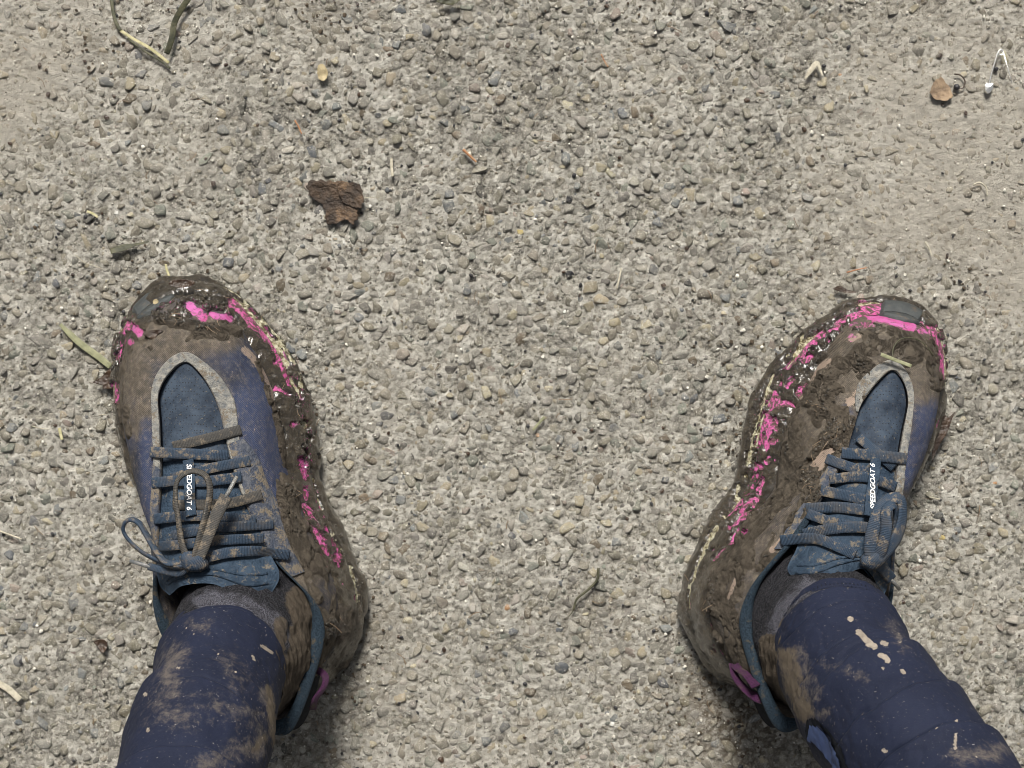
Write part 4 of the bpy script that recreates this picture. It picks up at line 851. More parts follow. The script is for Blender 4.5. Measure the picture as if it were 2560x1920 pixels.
RIGHT = dict(lift=.0082, origin=(2050, 1200, 0), sgn=-1, seed=9,
  flare=[(2209,746),(2100,772),(1994,850),(1908,955),(1868,1080),(1841,1215),(1772,1316),(1712,1455),(1712,1560),(1800,1690),(1925,1712),(2030,1630),(2100,1490),(2170,1370),(2240,1255),(2330,1110),(2364,960),(2350,832),(2290,762)],
  seam=[(2200,788,.028),(2122,808,.029),(2062,888,.030),(2006,980,.031),(1962,1085,.033),(1938,1208,.036),(1856,1325,.041),(1780,1465,.044),(1782,1570,.045),(1840,1665,.045),(1930,1682,.045),(2010,1605,.044),(2080,1475,.042),(2150,1362,.040),(2242,1255,.037),(2318,1105,.033),(2346,960,.031),(2330,852,.029),(2274,798,.028)],
  inner=[(2233,927,.061),(2203,946,.062),(2171,984,.064),(2149,1022,.067),(2132,1078,.072),(2098,1170,.082),(2000,1330,.089),(1890,1470,.081),(1876,1590,.082),(1945,1785,.100),(2020,1785,.098),(2100,1700,.084),(2180,1600,.078),(2226,1480,.087),(2232,1310,.090),(2240,1190,.083),(2256,1085,.074),(2270,1010,.067),(2258,955,.062)],
  blue=[([(2330,1010),(2312,1100),(2275,1190)],34,1.0),([(2330,960)],22,.5),([(2112,1030)],18,.8),([(2010,1040),(2060,1020)],14,.25)],
  film0=.7,
  film=[([(2120,900),(2290,880)],70,1.0),([(2310,900),(2330,980)],40,.9),([(2040,1050),(2080,1150)],60,1)],
  pink=[([(2154,764),(2202,767)],9,1),([(2134,792),(2165,778)],7,1),([(2178,788),(2230,798),(2278,815)],15,1.1),([(2300,826),(2340,826)],11,.75),([(2348,855),(2353,899),(2358,940)],8,1),([(2360,960),(2368,1020)],6,.9),([(2130,812),(2180,812)],10,.6),
        ([(2058,839),(2030,853),(1993,888)],10,1),([(1989,901),(1972,922)],7,1),([(2027,892),(2010,905)],6,.9),([(1982,947),(1969,968)],5,.9),([(1927,1006),(1975,1009)],7,1),([(1914,1037),(1907,1064),(1893,1112)],7,.95),([(1933,1105)],7,1),([(1917,1154)],7,1),([(1895,1188)],6,.9),([(1910,1198),(1903,1226)],5,1),
        ([(1845,1329),(1828,1363)],5,1),([(1867,1332)],7,1),([(1862,1302)],5,.8),([(2017,958),(1996,982)],8,.9),([(2100,815),(2075,830)],6,.8),([(2130,844)],11,.9)],
  pale=[([(2075,903),(2044,923),(2030,950)],9,1),([(2005,985),(1986,1016)],6,.9),([(2128,846),(2145,840)],9,.75),([(2072,1130),(2045,1160)],17,1.1),([(2010,1270),(1985,1320),(1930,1375)],8,1),([(1838,1450),(1822,1495)],5,1),([(2145,985),(2125,1005)],12,.9)],
  fleck=[([(2352,940),(2345,850),(2290,810),(2150,780)],24,1),([(2120,800),(2020,860),(1960,940),(1925,1010),(1905,1110),(1890,1210),(1850,1310)],32,1)],
  gold_glint=[([(1934,938),(1914,990),(1900,1042),(1883,1095),(1870,1164)],6,.9),([(1848,1215),(1840,1250)],6,1),([(1845,1271),(1817,1295)],6,.9),([(1793,1319),(1764,1375),(1742,1430),(1730,1470),(1728,1518)],7,1.15),([(1812,1372),(1786,1400)],5,1)],
  mud=[([(2080,840),(2180,845),(2270,870)],50,.85),([(2060,900),(2130,920),(2160,960)],55,1),([(2010,960),(2000,1080),(1975,1200)],45,1),([(2090,1000),(2050,1080),(2060,1180)],52,1.05),([(2030,1230),(1960,1280),(1900,1380)],55,1.05),([(1850,1320),(1800,1430),(1790,1540),(1830,1640)],62,1),([(2330,850),(2342,960)],22,.8),([(2120,1060),(2110,1110)],26,1)],
  thick=[([(2120,790),(2060,830),(2000,900)],24,.9),([(2060,1040),(2080,1120),(2040,1200)],30,.8),([(1900,1000),(1880,1150)],22,.5)],
  wet=[([(2290,770),(2180,780),(2060,820),(1990,900)],36,1)],
  drymud=[([(1830,1450),(1840,1600)],50,1)],
  cap=(17.6, 1.5),
  eye=(14.0, 8.2, ([0,2,3.5,4.5,5,6,7,8.2],[.007,.0085,.0078,.007,.0068,.0085,.0095,.0015])),
  pan=(4.4, 1.9, ([0,.6,1.4,1.9],[.006,.010,.012,.008])), pan2=(12.8, 1.6, ([0,.9,1.6],[.009,.0085,.007])),
  col=(5.6, 7.6),
  tongue=[[(2224,932,.056),(2229,929,.058),(2234,927,.058),(2240,930,.058),(2246,934,.056)],
          [(2150,1024,.058),(2178,1008,.062),(2212,1000,.0635),(2244,1003,.062),(2271,1014,.059)],
          [(2124,1112,.066),(2152,1104,.072),(2190,1100,.074),(2226,1104,.073),(2254,1114,.067)],
          [(2090,1205,.076),(2124,1198,.084),(2166,1193,.087),(2206,1198,.085),(2240,1208,.077)],
          [(2020,1310,.087),(2080,1303,.097),(2140,1298,.101),(2195,1303,.098),(2234,1315,.088)],
          [(1984,1384,.096),(2045,1378,.108),(2110,1372,.111),(2170,1376,.107),(2228,1396,.094)],
          [(1968,1424,.102),(2030,1428,.116),(2100,1404,.117),(2165,1398,.110),(2224,1450,.095)],
          [(1996,1456,.108),(2028,1470,.118),(2100,1443,.119),(2165,1424,.111),(2206,1496,.098)]],
  tband=[(.80,1),(.87,1)],
  strip=[(2190,1145),(2186,1190),(2178,1240),(2174,1290)], text=((2173,1270),(2189,1160)),
  laces=[([(2105,1132),(2180,1138),(2268,1147)],.0068,0,.0046),([(2066,1146),(2120,1166),(2176,1182)],.0062,0,.0034),([(2075,1198),(2130,1192),(2180,1196),(2240,1218)],.0062,0,.0032),([(2146,1092),(2190,1130),(2236,1170)],.0060,0,.0026),
         ([(2052,1226),(2130,1242),(2226,1262)],.0066,0,.0036),([(2016,1272),(2090,1268),(2180,1278),(2232,1290)],.0066,0,.0034),([(2018,1284),(2090,1308),(2162,1320)],.0062,0,.0036),([(2008,1336),(2080,1322),(2156,1318),(2228,1330)],.0066,0,.0044),
         ([(1952,1352),(2010,1346),(2060,1352),(2140,1388)],.0064,0,.0046)],
  bow=[([(2178,1396,.121),(2178,1350,.122),(2190,1300,.122),(2204,1266,.120),(2230,1246,.118),(2252,1250,.117),(2256,1295,.118),(2240,1345,.120),(2208,1386,.121),(2186,1400,.121)],.0078,0,[.1,.2,.5,.8,.4,.2]),
       ([(2186,1404,.120),(2204,1370,.124),(2216,1320,.126),(2214,1280,.124),(2232,1262,.121),(2244,1290,.116),(2236,1350,.114),(2200,1402,.116)],.0066,0,[.2,.5,.8,.5,.3])],
  tails=[([(2188,1404,.119),(2205,1420,.112),(2228,1448,.102)],.0070,0)],
  knot=(2184,1398,.119), knot_rot=.5,
  tab=[[(1832,1662,.068),(1838,1690,.076),(1860,1720,.084),(1888,1742,.090),(1910,1750,.090)],[(1838,1664,.072),(1868,1690,.088),(1890,1716,.098)]], tabw=.0060)

lroot, linner = build_shoe('running_shoe', 'muddy blue running shoe on the left, thin bow loop sticking out sideways', LEFT)
rroot, rinner = build_shoe('running_shoe', 'muddy blue running shoe on the right, light green grass strand on its toe', RIGHT)

# ------------------------------------------------------------------ person: legs in navy leggings
person = empty('person', (0.01, -0.19, 0)); tag(person, 'standing person in mud-spattered navy leggings and dark socks, seen from the shins down', 'person')
def rings(path, rad, nseg, n, warp=False):
    c = catmull(path, n * 4); c, t = resample(c, n * 4 if warp else n)
    if warp:                                                # finer rings near the hem, where the folds are
        u = np.linspace(0, 1, n); tt = t[-1] * (.28 * u + .72 * u ** 3); c = np.stack([np.interp(tt, t, c[:, k]) for k in range(3)], 1); t = tt
    r = np.stack([np.interp(t / t[-1], np.linspace(0, 1, len(rad)), np.array(rad)[:, k]) for k in range(2)], 1)
    T = np.gradient(c, axis=0); T /= np.linalg.norm(T, axis=1, keepdims=True)
    A = np.cross(T, np.array([0, -1.0, 0])); A = np.array([1., 0, 0]) - T * T[:, :1]; A /= np.linalg.norm(A, axis=1, keepdims=True); B = np.cross(T, A)
    th = np.linspace(0, 2 * np.pi, nseg, endpoint=False)
    G = c[None] + np.cos(th)[:, None, None] * A[None] * r[None, :, :1] + np.sin(th)[:, None, None] * B[None] * r[None, :, 1:2]
    return G, c, t, th
LEGV, LEGF, LA, n0 = [], [], dict(film=[], brown=[], splash=[]), 0
def leg(side, nodes, rad, D):
    global n0
    G, c, t, th = rings([P(*p) if len(p) == 3 and p[0] > 5 else np.array(p) for p in nodes], rad, 200, 620, True)
    out = G - c[None]; out /= np.linalg.norm(out, axis=-1, keepdims=True); d = 0
    tz = np.broadcast_to(t[None], G.shape[:2]); ang = np.broadcast_to(th[:, None], G.shape[:2])
    wob = 0.004 * fbm(np.stack([np.cos(ang) * 1.3, np.sin(ang) * 1.3, tz * 12], -1), 3, 60 + side)
    for (t0, depth, wd, ph, amp) in D['folds']:           # pulled-up folds: a soft ridge with a sharp undercut
        x = tz - t0 - wob * 1.2 - amp * np.cos(ang - ph); depth = depth * 1.7 * (.6 + .4 * np.cos(ang - D['face'])); d = d + depth * np.exp(-(np.maximum(x, 0) / wd) ** 1.3) * sstep(-0.0006, 0.0010, x) - .0024 * np.exp(-((x + .0004) / .0012) ** 2) * (.6 + .4 * np.cos(ang - D['face']))
    d = d + 0.0011 * fbm(np.stack([np.cos(ang) * 2, np.sin(ang) * 2, tz * 40], -1), 3, 70 + side) + 0.0003 * fbm(G * 300, 2, 5)
    cr1 = np.abs(fbm(np.stack([np.cos(ang) * 1.6 + tz * 9, np.sin(ang) * 1.6, tz * 26], -1), 3, 170 + side)); d = d - .0004 * (1 - sstep(0, .08, cr1))
    cr2 = fbm(np.stack([np.cos(ang - .6) * 3 - tz * 30, np.sin(ang - .6) * 3, tz * 60], -1), 2, 180 + side); d = d + .0003 * cr2
    hem = -0.0022 * np.exp(-((tz - 0.0105) / 0.0011) ** 2) - .0016 * (1 - sstep(0, .002, tz)); d = d + hem
    G = G + out * d[..., None]; A = app(G)
    vis = (G[..., 2] < .45)
    film = field(A, D['film'], 1.0); brown = field(A, D['brown'], 1.0); spl = field(A, D['splash'], .25)
    for k, q in (('film', film), ('brown', brown), ('splash', spl)): LA[k].append((q * vis).ravel())
    inn = G[:, 0] - out[:, 0] * 0.003 + np.array([0, 0, .006])     # turned-in hem
    LEGV.append(G.reshape(-1, 3)); LEGF.append(grid_faces(200, 620, True) + n0); n0 += 200 * 620
    LEGV.append(np.stack([G[:, 0], inn], 1).reshape(-1, 3)); LEGF.append(grid_faces(200, 2, True) + n0); n0 += 400
    for k in LA: LA[k].append(np.zeros(400))
    return G
L_nodes = [(558,1640,.110),(547,1705,.135),(520,1800,.165),(488,1900,.200),(-.166,-.235,.255),(-.16,-.27,.36),(-.15,-.285,.48),(-.13,-.31,.66),(-.10,-.33,.88)]
L_rad = [(.0345,.0405),(.037,.042),(.0400,.046),(.0445,.051),(.050,.056),(.058,.062),(.060,.063),(.075,.078),(.09,.095)]
GL = leg(0, L_nodes, L_rad, dict(face=1.55,
    folds=[(.012,.0016,.010,1.6,.0010),(.021,.0022,.012,1.2,-.002),(.062,.0016,.018,1.5,.002),(.073,.0022,.014,1.2,.003),(.094,.0018,.02,2.2,-.005),(.125,.002,.03,1.0,.004)],
    film=[([(440,1640),(420,1680),(430,1720)],34,.72),([(480,1560),(520,1570)],18,.6),([(570,1660),(600,1700)],40,.45),([(400,1770),(460,1780)],50,.5),([(540,1760),(640,1800)],40,.5),([(620,1860),(560,1900),(500,1910)],30,.6),([(650,1840),(640,1880)],24,.7),([(660,1730),(668,1760)],16,.7)],
    brown=[([(672,1720),(680,1800),(700,1900)],12,.95),([(655,1850),(640,1870)],14,.8)],
    splash=[([(446,1669)],4,1),([(364,1736)],6,1),([(370,1824)],6,.9),([(590,1680)],3,1),([(545,1635)],3,1),([(655,1615),(680,1632)],4,1),([(632,1640),(636,1650)],3,1),([(485,1585)],3,1),([(430,1545)],3,.9),([(466,1570)],3,.9)]))
R_nodes = [(2088,1588,.110),(2112,1662,.135),(2168,1760,.165),(2258,1862,.200),(.226,-.226,.255),(.222,-.262,.36),(.19,-.28,.48),(.145,-.31,.66),(.105,-.33,.88)]
R_rad = [(.0362,.0420),(.0375,.043),(.0400,.046),(.0445,.051),(.053,.058),(.058,.062),(.060,.063),(.075,.078),(.09,.095)]
GR = leg(1, R_nodes, R_rad, dict(face=1.55,
    folds=[(.013,.0016,.009,1.4,-.001),(.024,.0014,.010,2.0,.002),(.050,.0018,.014,1.9,.004),(.066,.0024,.016,1.9,.006),(.097,.0022,.02,2.0,.007),(.128,.002,.03,1.0,.004)],
    film=[([(2230,1560),(2260,1620)],20,.5),([(1990,1640),(2030,1740)],30,.6),([(2060,1660),(2160,1690)],16,.5),([(2390,1890),(2500,1880)],26,.6),([(2060,1780),(2030,1800)],16,.6)],
    brown=[([(1965,1640),(1985,1720),(2010,1780)],26,.95)],
    splash=[([(2126,1548)],8,1.1),([(2146,1580),(2172,1606),(2186,1616)],8,1.15),([(2206,1606),(2216,1611)],6,1),([(2200,1638),(2216,1644),(2220,1652)],7,1),([(2169,1619)],9,.5),([(2246,1588),(2250,1600)],9,.5),([(2207,1671)],5,.8),([(2254,1677),(2262,1682)],5,.9),([(2392,1802)],5,1),([(2342,1820)],4,.9),([(2390,1835),(2388,1870)],5,.8),([(2209,1876),(2215,1878)],7,.7),([(2442,1892)],4,1),([(2155,1785)],5,.7)]))
# hips join both legs
hp = [np.array([.01, -.335, .80]), np.array([.01, -.34, .88]), np.array([.01, -.345, .96]), np.array([.01, -.35, 1.02])]
Gp, cp, tp_, thp = rings(hp, [(.10, .08), (.185, .12), (.175, .115), (.14, .10)], 64, 24)
Gp[:, 0] = cp[0]; Gp[:, -1] = cp[-1]
LEGV.append(Gp.reshape(-1, 3)); LEGF.append(grid_faces(64, 24, True) + n0)
for k in LA: LA[k].append(np.zeros(64 * 24))
mk('leggings', np.concatenate(LEGV), np.concatenate(LEGF), MT['leg'], person, attrs={k: np.concatenate(v) for k, v in LA.items()})
# zigzag stitching near the hem
def hemstitch(G, i0, i1, k0, k1):
    q = []; js = list(range(i0, i1))
    for n, j in enumerate(js): q.append(G[j % 200, k0 if n % 2 else k1] + (G[j % 200, 60] - G[:, 60].mean(0)) * .012)
    return q
for G_, a, b in ((GL, 18, 72), (GR, 38, 92)):
    v, f, f3 = tube(hemstitch(G_, a, b, 20, 27), .00028, 5, False); mk('hem_stitching', v, f, MT['lining'], person)
def sock(nodes, rad, D):
    G, c, t, th = rings([P(*p) for p in nodes], rad, 200, 170)
    out = G - c[None]; out /= np.linalg.norm(out, axis=-1, keepdims=True)
    d = .0010 * fbm(G * 90, 3, 81) + .0006 * fbm(G * 400, 2, 82) + .0005 * np.sin(t / .0011)[None]
    A = app(G); br = field(A, D['brown'], .5); d = d + br * .0022 * (0.6 + fbm(G * 150, 3, 83)); G = G + out * d[..., None]
    cuff = field(A, D['cuff'], .9) + .25 * fbm(A[..., [0, 1, 1]] * .05, 2, 4)
    return mk('sock', G, grid_faces(200, 170, True), MT['sock'], person, attrs=dict(zz=np.broadcast_to((t / .0011)[None], G.shape[:2]).ravel(), cuff=cuff.ravel(), brown=br.ravel()))
sock([(640,1560,.045),(618,1592,.070),(596,1618,.090),(570,1650,.112),(550,1700,.135)], [(.036,.055),(.040,.054),(.0405,.049),(.0365,.0435),(.0335,.040)],
     dict(brown=[([(745,1500),(760,1560),(745,1640),(722,1720),(700,1800)],34,.95),([(700,1560),(690,1640)],20,.7)], cuff=[([(500,1502),(560,1500),(620,1512),(680,1548),(708,1600)],24,.85)]))
sock([(2010,1545,.045),(2034,1572,.070),(2060,1588,.090),(2082,1612,.112),(2106,1656,.135)], [(.036,.055),(.040,.054),(.0405,.049),(.0365,.0435),(.034,.041)],
     dict(brown=[([(1925,1610),(1935,1680),(1965,1760)],26,1),([(1960,1560),(1950,1620)],14,.7)], cuff=[([(2020,1470),(1985,1490),(1960,1520),(1938,1580)],26,.85)]))
# light blue inside of the open ankle zip on the right leg, and the dark slot edge round it
def inside(A, poly):
    poly = np.array(poly, float); x, y = A[..., 0], A[..., 1]; c = np.zeros(x.shape, bool)
    for (x0, y0), (x1, y1) in zip(poly, np.roll(poly, -1, 0)): c ^= ((y0 > y) != (y1 > y)) & (x < (x1 - x0) * (y - y0) / (y1 - y0 + 1e-12) + x0)
    return c
def gusset(name, poly, lift, mat, parent=None):
    o_ = GR - GR.mean(0)[None]; o_ /= np.linalg.norm(o_, axis=-1, keepdims=True)
    A = app(GR); m_ = inside(A, poly) & (GR[..., 2] < .32) & (np.gradient(GR, axis=1)[..., 2] > 0) & (o_[..., 1] > -.35); fm_ = m_[:, :-1] & np.roll(m_, -1, 0)[:, :-1]
    L = GR + o_ * (lift + .0012 * fbm(GR * 90, 2, 9)[..., None]); v, f, _i = prune(L.reshape(-1, 3), grid_faces(200, 620, True, fm_))
    if len(f): mk(name, v, f, mat, person)
gusset('zip_slot_edge', [(2020,1795),(2040,1792),(2072,1822),(2104,1868),(2122,1925),(2125,1990),(2024,1990),(2012,1900),(2010,1840)], .0004, MT['lining'])
gusset('zip_lining', [(2030,1808),(2050,1815),(2082,1852),(2102,1895),(2108,1935),(2108,1990),(2036,1990),(2024,1900),(2022,1840)], .0016, MT['zip'])
# the body inside the clothes
sk = bpy.data.meshes.new('body')
def wp(G, k): return G[:, k].mean(0)
bv = [(.01, -.34, .94)]; be = []
for G_, tip, heel in ((GL, P(500, 1000, .028), P(690, 1560, .055)), (GR, P(2180, 1000, .028), P(1960, 1560, .055))):
    i = len(bv); bv += [tuple(wp(G_, k)) for k in (605, 570, 530, 490, 440, 380, 310, 220, 120)] + [tuple(wp(G_, 14) - np.array([0, 0, .012])), tuple(heel), tuple((heel + tip) / 2 - np.array([0, 0, .008])), tuple(tip)]
    be += [(0, i)] + [(i + q, i + q + 1) for q in range(12)]
sk.from_pydata([tuple(np.array(v) - ROOT[person.name]) for v in bv], be, []); sk.update()
bo = link('body', sk, MT['skin'], person)
md = bo.modifiers.new('skin', 'SKIN'); rad_ = [.06] + [.042, .040, .034, .032, .031, .030, .028, .026, .022, .018, .018, .016, .012] * 2
for i, s_ in enumerate(sk.skin_vertices[0].data): s_.radius = (rad_[i], rad_[i]); s_.use_root = (i == 0)
bo.modifiers.new('sub', 'SUBSURF').levels = 1

# ------------------------------------------------------------------ litter lying on the paving
def R(n, x, y):
    ox, oy, k = {1: (0, 0, .2893), 2: (640, 0, .2893), 3: (1280, 0, .2893), 4: (1920, 0, .2893), 5: (0, 400, .2893), 6: (640, 400, .2893), 7: (1280, 400, .2893), 8: (1920, 400, .2893),
                 9: (0, 880, .3015), 10: (860, 1180, .41), 11: (960, 880, .1808), 12: (200, 650, .3436), 13: (1680, 700, .3436), 14: (2300, 880, .3013)}[n]
    return ox + x * k, oy + y * k
def lay(path, h): return [P(x, y, h if not hasattr(h, '__len__') else h[i]) for i, (x, y) in enumerate(path)]
def blade(name, label, cat_, pts, w, mat, h=.003, group=None, th=.0003, parent=None, tilt=None):
    c = np.array(lay(pts, h)); n = max(14, len(pts) * 8); v, f, al = ribbon(c, w, th, n=n, twist=tilt); o = mk(name, v, f, MT[mat], parent)
    if parent is None: tag(o, label, cat_, group)
    return o
def stick(name, label, cat_, pts, r, mat, h=.0028, parent=None, group=None):
    c = catmull(lay(pts, h), max(8, len(pts) * 6)); rr = np.full(len(c), r) * np.linspace(1, .7, len(c)); o = mk_tube(name, c, rr, MT[mat], parent, seg=7)
    if parent is None: tag(o, label, cat_, group)
    return o
def leaf(name, label, cat_, outline, mat, h0=.002, curl=.003, th=.0005, seed=0, parent=None):
    """solid crumpled sheet filling the outline"""
    o_ = np.array([P(x, y, h0)[:2] for x, y in outline]); c = o_.mean(0); o_ = catmull(np.c_[o_, np.zeros(len(o_))], len(o_) * 7, True)[:, :2]; n = len(o_)
    o_ = c + (o_ - c) * (1 + .085 * vnoise(np.c_[np.arange(n) * .8, np.zeros(n), np.zeros(n)], seed))[:, None]
    K = 12; vs = [np.r_[c, 0]]
    for k in range(1, K + 1): vs += [np.r_[c + (p - c) * (k / K), 0] for p in o_]
    V_ = np.array(vs); rr = np.linalg.norm(V_[:, :2] - c, axis=1) / np.abs(o_ - c).max()
    z = h0 + curl * (.45 * fbm(np.c_[V_[:, :2] * 90, np.full(len(V_), seed)], 3, seed) + .5 * rr ** 2) + .0006 * fbm(np.c_[V_[:, :2] * 380, np.zeros(len(V_))], 2, seed + 3)
    V_[:, 2] = np.maximum(z, h0 * .6); f = [[0, 1 + i, 1 + (i + 1) % n] for i in range(n)]
    for k in range(K - 1):
        a = 1 + k * n; f += [[a + i, a + n + i, a + n + (i + 1) % n, a + (i + 1) % n] for i in range(n)]
    m_ = len(V_); V2 = V_ - np.array([0, 0, th]); f2 = [[x + m_ for x in q[::-1]] for q in f]; e = 1 + (K - 1) * n
    rim = [[e + i, e + i + m_, e + (i + 1) % n + m_, e + (i + 1) % n] for i in range(n)]
    ob = mk(name, np.vstack([V_, V2]), f + f2 + rim, MT[mat], parent)
    if parent is None: tag(ob, label, cat_)
    return ob
# the large dead leaf: two torn lobes and its stalk
lf = empty('dead_leaf', tuple(P(840, 510, 0))); tag(lf, 'large torn brown dead leaf lying above the left shoe', 'leaf')
leaf('leaf_blade', None, None, [R(6, *p) for p in [(450,210),(560,175),(700,190),(800,215),(800,300),(850,400),(880,440),(870,530),(820,550),(790,520),(640,555),(600,500),(600,440),(560,380),(470,310)]], 'leaf', .0032, .0032, seed=3, parent=lf)
leaf('leaf_lobe', None, None, [R(6, *p) for p in [(700,200),(800,195),(885,210),(925,300),(915,405),(840,412),(760,370),(720,300)]], 'leaf', .0048, .0028, seed=9, parent=lf)
stick('leaf_stalk', None, None, [R(6, 905, 330), R(6, 1010, 322), R(6, 1080, 322)], .0003, 'pale', .005, parent=lf)
tf = leaf('leaf_fragment', 'small tan leaf fragment beside the safety pin', 'leaf', [R(4, *p) for p in [(1450,690),(1500,680),(1580,780),(1570,860),(1450,865),(1400,800)]], 'leaftan', .0035, .003, seed=14)
leaf('leaf_fragment', 'dark wet leaf sticking out from under the outer side of the left shoe', 'leaf', [R(9, *p) for p in [(772,252),(850,200),(900,150),(960,140),(975,250),(950,300),(860,305),(850,275)]], 'leafdark', .006, .003, seed=15)
leaf('leaf_fragment', 'dark leaf shard poking out beside the right shoe', 'leaf', [R(13, *p) for p in [(2052,965),(2010,1090),(1940,1210),(1890,1310),(1900,1180),(1930,1050),(1960,960),(2010,1000)]], 'leafdark', .012, .003, seed=16)
leaf('leaf_fragment', 'cream crumbled leaf piece in the upper left of the paving', 'leaf', [R(2, *p) for p in [(545,560),(600,575),(620,650),(595,700),(550,690),(530,630)]], 'yellow', .004, .002, seed=17)
leaf('bark_chip', 'thin dark bark chip just above the right shoe', 'bark', [R(8, *p) for p in [(560,1115),(620,1085),(690,1120),(765,1142),(700,1152),(620,1135)]], 'leafdark', .0045, .002, seed=18)
leaf('bark_chip', 'greenish brown leaf scrap at the top edge of the paving', 'bark', [R(2, *p) for p in [(1560,10),(1680,-10),(1760,5),(1700,45),(1600,35)]], 'grassdark', .004, .003, seed=19)
leaf('bark_chip', 'dark brown flake lying left of the left legging', 'bark', [(236,1602),(262,1600),(268,1618),(258,1632),(244,1618)], 'leafdark', .0035, .002, seed=20)
# safety pin
pin = empty('safety_pin', tuple(P(*R(4, 2010, 600), 0))); tag(pin, 'open silver safety pin lying in the upper right corner', 'safety pin')
mk_tube('pin_arm', catmull([P(*R(4, 1905, 760), .0035), P(*R(4, 1930, 640), .0042), P(*R(4, 1965, 520), .0048), P(*R(4, 1985, 455), .0048), P(*R(4, 2012, 428), .0048), P(*R(4, 2032, 450), .0050), P(*R(4, 2058, 540), .0075), P(*R(4, 2090, 650), .0085), P(*R(4, 2110, 728), .0080)], 60), np.r_[np.full(40, .00052), np.linspace(.00052, .00014, 20)], MT['steel'], pin, seg=10)
th = np.linspace(0, 2 * np.pi * 1.6, 40); cc = P(*R(4, 2010, 455), .0050); mk_tube('coil', np.c_[cc[0] + .0016 * np.cos(th), cc[1] + .0016 * np.sin(th), cc[2] - .0004 + th * .00008], .00042, MT['steel'], pin, seg=8)
cl = np.array([P(*R(4, *p), .0052) for p in [(1890,712),(1918,722),(1950,716),(1946,760),(1920,800),(1900,808),(1880,785),(1876,745)]]); cl2 = cl.copy(); cl2[:, 2] = .0022; nk = len(cl)
mk('clasp', np.vstack([cl, cl2, [cl.mean(0) + [0, 0, .0008]]]), [[i, (i + 1) % nk, 2 * nk] for i in range(nk)] + [[i, i + nk, (i + 1) % nk + nk, (i + 1) % nk] for i in range(nk)] + [list(range(2 * nk - 1, nk - 1, -1))], MT['steel'], pin, smooth=False)
# grass, straw, needles
g = empty('grass_sprig', tuple(P(*R(1, 1250, 300), 0))); tag(g, 'wilted V-shaped grass sprig at the top left of the paving', 'grass')
blade('stem', None, None, [R(1, 960, -60), R(1, 975, 90), R(1, 1005, 200), R(1, 1040, 262)], .0022, 'grassdark', .004, parent=g); blade('stem', None, None, [R(1, 1040, 262), R(1, 1150, 335), R(1, 1300, 420), R(1, 1460, 545)], .0020, 'straw', .0035, parent=g)
blade('stem', None, None, [R(1, 1100, 330), R(1, 1250, 440), R(1, 1380, 520), R(1, 1470, 590)], .0014, 'grassdark', .003, parent=g)
blade('leaf_blade', None, None, [R(1, 1660, -60), R(1, 1580, 60), R(1, 1510, 190), R(1, 1485, 330), R(1, 1440, 465)], .0038, 'grassdark', .006, parent=g, tilt=[.2, .5, .3, .6])
blade('grass_strand', 'pale green grass strand reaching the outer side of the left shoe', 'grass', [R(5, 520, 1420), R(5, 600, 1500), R(5, 700, 1590), R(5, 850, 1700), R(12, 222, 775)], [.0022, .0042, .0046, .0044, .004], 'grass', .0035)
blade('grass_strand', 'dark green curled grass strand above the left shoe', 'grass', [R(5, 955, 790), R(5, 1040, 765), R(5, 1130, 740), R(5, 1290, 705)], [.0042, .0046, .002, .0008], 'grassdark', .004, tilt=[.5, .2, .6, .2])
blade('straw', 'short yellow straw left of the dark curled grass strand', 'straw', [R(5, 752, 445), R(5, 800, 462), R(5, 845, 495)], .0016, 'straw', .0032)
stick('straw', 'long thin curved pale straw above the left shoe, below the dark curled blade', 'straw', [R(5, 650, 822), R(5, 730, 885), R(5, 820, 915), R(5, 885, 942)], .00032, 'pale')
blade('straw', 'short pale straw standing off the tip of the left shoe', 'straw', [R(5, 1432, 900), R(5, 1442, 950), R(5, 1470, 1025)], .0016, 'straw', .0035)
stick('pine_needle', 'orange brown needle above the large dead leaf', 'needle', [R(2, 335, 1040), R(2, 365, 1090), R(2, 395, 1158)], .0006, 'orange', .0034)
stick('pine_needle', 'orange brown needle to the right of the large dead leaf', 'needle', [R(2, 1790, 1292), R(2, 1850, 1350), R(2, 1905, 1400)], .0009, 'orange', .0034)
blade('straw', 'pale stick right above the large dead leaf', 'straw', [R(2, 1168, 1370), R(2, 1172, 1440), R(2, 1180, 1525)], .0018, 'pale', .0032)
blade('grass_strand', 'pale folded grass tip in the upper right', 'grass', [R(4, 320, 682), R(4, 375, 600), R(4, 422, 545), R(4, 450, 600), R(4, 472, 650)], [.001, .003, .0035, .002, .001], 'pale', .0042)
st = empty('dry_stem', tuple(P(*R(10, 1470, 750), 0))); tag(st, 'dark curved stem between the heels of the two shoes', 'stem')
stick('stalk', None, None, [R(10, 1552, 585), R(10, 1542, 660), R(10, 1480, 725), R(10, 1420, 775), R(10, 1400, 840)], .0009, 'grassdark', .0042, parent=st)
stick('stalk', None, None, [R(10, 1400, 840), R(10, 1385, 865), R(10, 1370, 882)], .0004, 'grassdark', .003, parent=st)
blade('pine_needle', 'thin pinkish needle right of centre, beside a black stone', 'needle', [R(7, 945, 935), R(7, 925, 1030), R(7, 905, 1112)], .0011, 'pale', .004)
stick('twig', 'thin brown twig above the right shoe', 'twig', [R(8, 680, 972), R(8, 760, 950), R(8, 852, 930)], .0005, 'orange', .0036)
stick('straw', 'pale straw to the upper right of the right shoe', 'straw', [R(8, 1358, 708), R(8, 1395, 770), R(8, 1416, 832)], .0006, 'pale', .0036)
stick('straw', 'fine curved pale straw left of the smooth dusty patch', 'straw', [R(8, 828, 425), R(8, 822, 480), R(8, 870, 525), R(8, 935, 552)], .0004, 'pale', .0036)
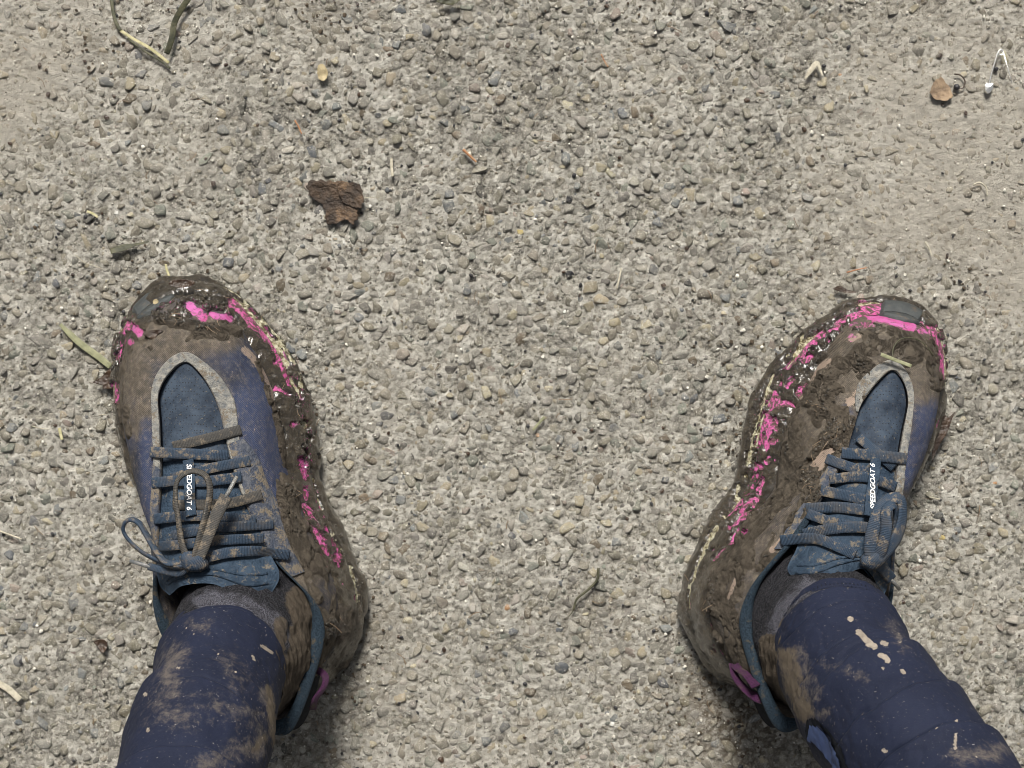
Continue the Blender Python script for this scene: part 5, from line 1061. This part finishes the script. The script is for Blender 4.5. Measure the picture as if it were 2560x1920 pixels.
stick('root_shred', 'white bent root shred on the dusty patch at the right edge', 'root', [R(8, 1772, 215), R(8, 1830, 195), R(8, 1885, 240), R(8, 1895, 310)], .0006, 'pale', .0040)
stick('straw', 'pale straw at the left edge, level with the bow', 'straw', [R(9, -30, 1475), R(9, 80, 1515), R(9, 180, 1552)], .0007, 'pale', .0036)
stick('straw', 'thin pale straw left of the middle of the left shoe', 'straw', [R(9, 270, 615), R(9, 330, 632), R(9, 405, 640)], .0004, 'pale', .0036)
blade('straw', 'stubby yellow straw left of the middle of the left shoe', 'straw', [R(9, 492, 628), R(9, 502, 680), R(9, 514, 728)], .0020, 'straw', .0036)
stick('straw', 'tiny pale straw touching the outer edge of the left shoe', 'straw', [R(9, 818, 525), R(9, 880, 518)], .0004, 'pale', .0036)
blade('grass_strand', 'short green grass strand in the middle of the paving', 'grass', [R(11, 2058, 1082), R(11, 2120, 1010), R(11, 2215, 895)], .0016, 'grass', .0036)
stick('straw', 'tiny pale straw to the right of the right shoe laces', 'straw', [R(14, 78, 1205), R(14, 165, 1222)], .0006, 'pale', .0036)
blade('straw', 'flat pale straw at the lower left edge', 'straw', [(-8, 1706), (22, 1724), (50, 1750)], .0042, 'pale', .0034)
stick('pine_needle', 'rusty needle at the upper middle of the paving', 'needle', [R(3, 770, 468), R(3, 800, 530), R(3, 832, 580)], .0004, 'orange', .0036)
curl = empty('curled_stem', tuple(P(*R(4, 1650, 720), 0))); tag(curl, 'small curled dark stem with a round bud beside the tan leaf fragment', 'stem')
stick('stalk', None, None, [R(4, 1610, 640), R(4, 1665, 650), R(4, 1702, 700), R(4, 1690, 755), R(4, 1650, 768)], .0005, 'leafdark', .0036, parent=curl)
q = P(*R(4, 1630, 752), .0038); mk('bud', ICO[2][0] * .0021 + q, ICO[2][1], MT['black'], curl)
# bits stuck to the shoes
blade('grass_strand', 'short light green grass strand lying across the toe of the right shoe', 'grass', [R(13, 1520, 540), R(13, 1620, 580), R(13, 1742, 626)], .0022, 'grass', [.067, .0665, .067])
stick('root_strand', 'thin curved root strand on the toe of the right shoe', 'root', [R(13, *p) for p in [(1605,580),(1610,500),(1650,440),(1720,420),(1800,440),(1860,490),(1900,550)]], .00045, 'grassdark', [.066, .063, .060, .058, .056, .055, .054])
leaf('leaf_fragment', 'brown leaf flake stuck in the mud on the toe of the left shoe', 'leaf', [R(12, *p) for p in [(460,535),(520,510),(600,512),(560,545),(530,585)]], 'leafdark', .055, .001, seed=31)
leaf('leaf_fragment', 'reddish brown leaf piece on the front edge of the left shoe', 'leaf', [R(12, *p) for p in [(655,160),(740,138),(830,155),(820,185),(740,200),(660,190)]], 'leafdark', .038, .001, seed=32)
leaf('seed_husk', 'small cream seed husk on the toe of the left shoe', 'seed', [R(12, *p) for p in [(530,300),(550,285),(572,298),(565,315),(540,322)]], 'yellow', .0455, .001, th=.001, seed=33)
stick('straw', 'fine straw on the inner side of the right shoe, near the laces', 'straw', [R(13, 972, 1470), R(13, 1010, 1425), R(13, 1040, 1390)], .0004, 'pale', .075)
print('objects', len(bpy.data.objects), 'tris', sum(len(m.polygons) * 2 for m in bpy.data.meshes))
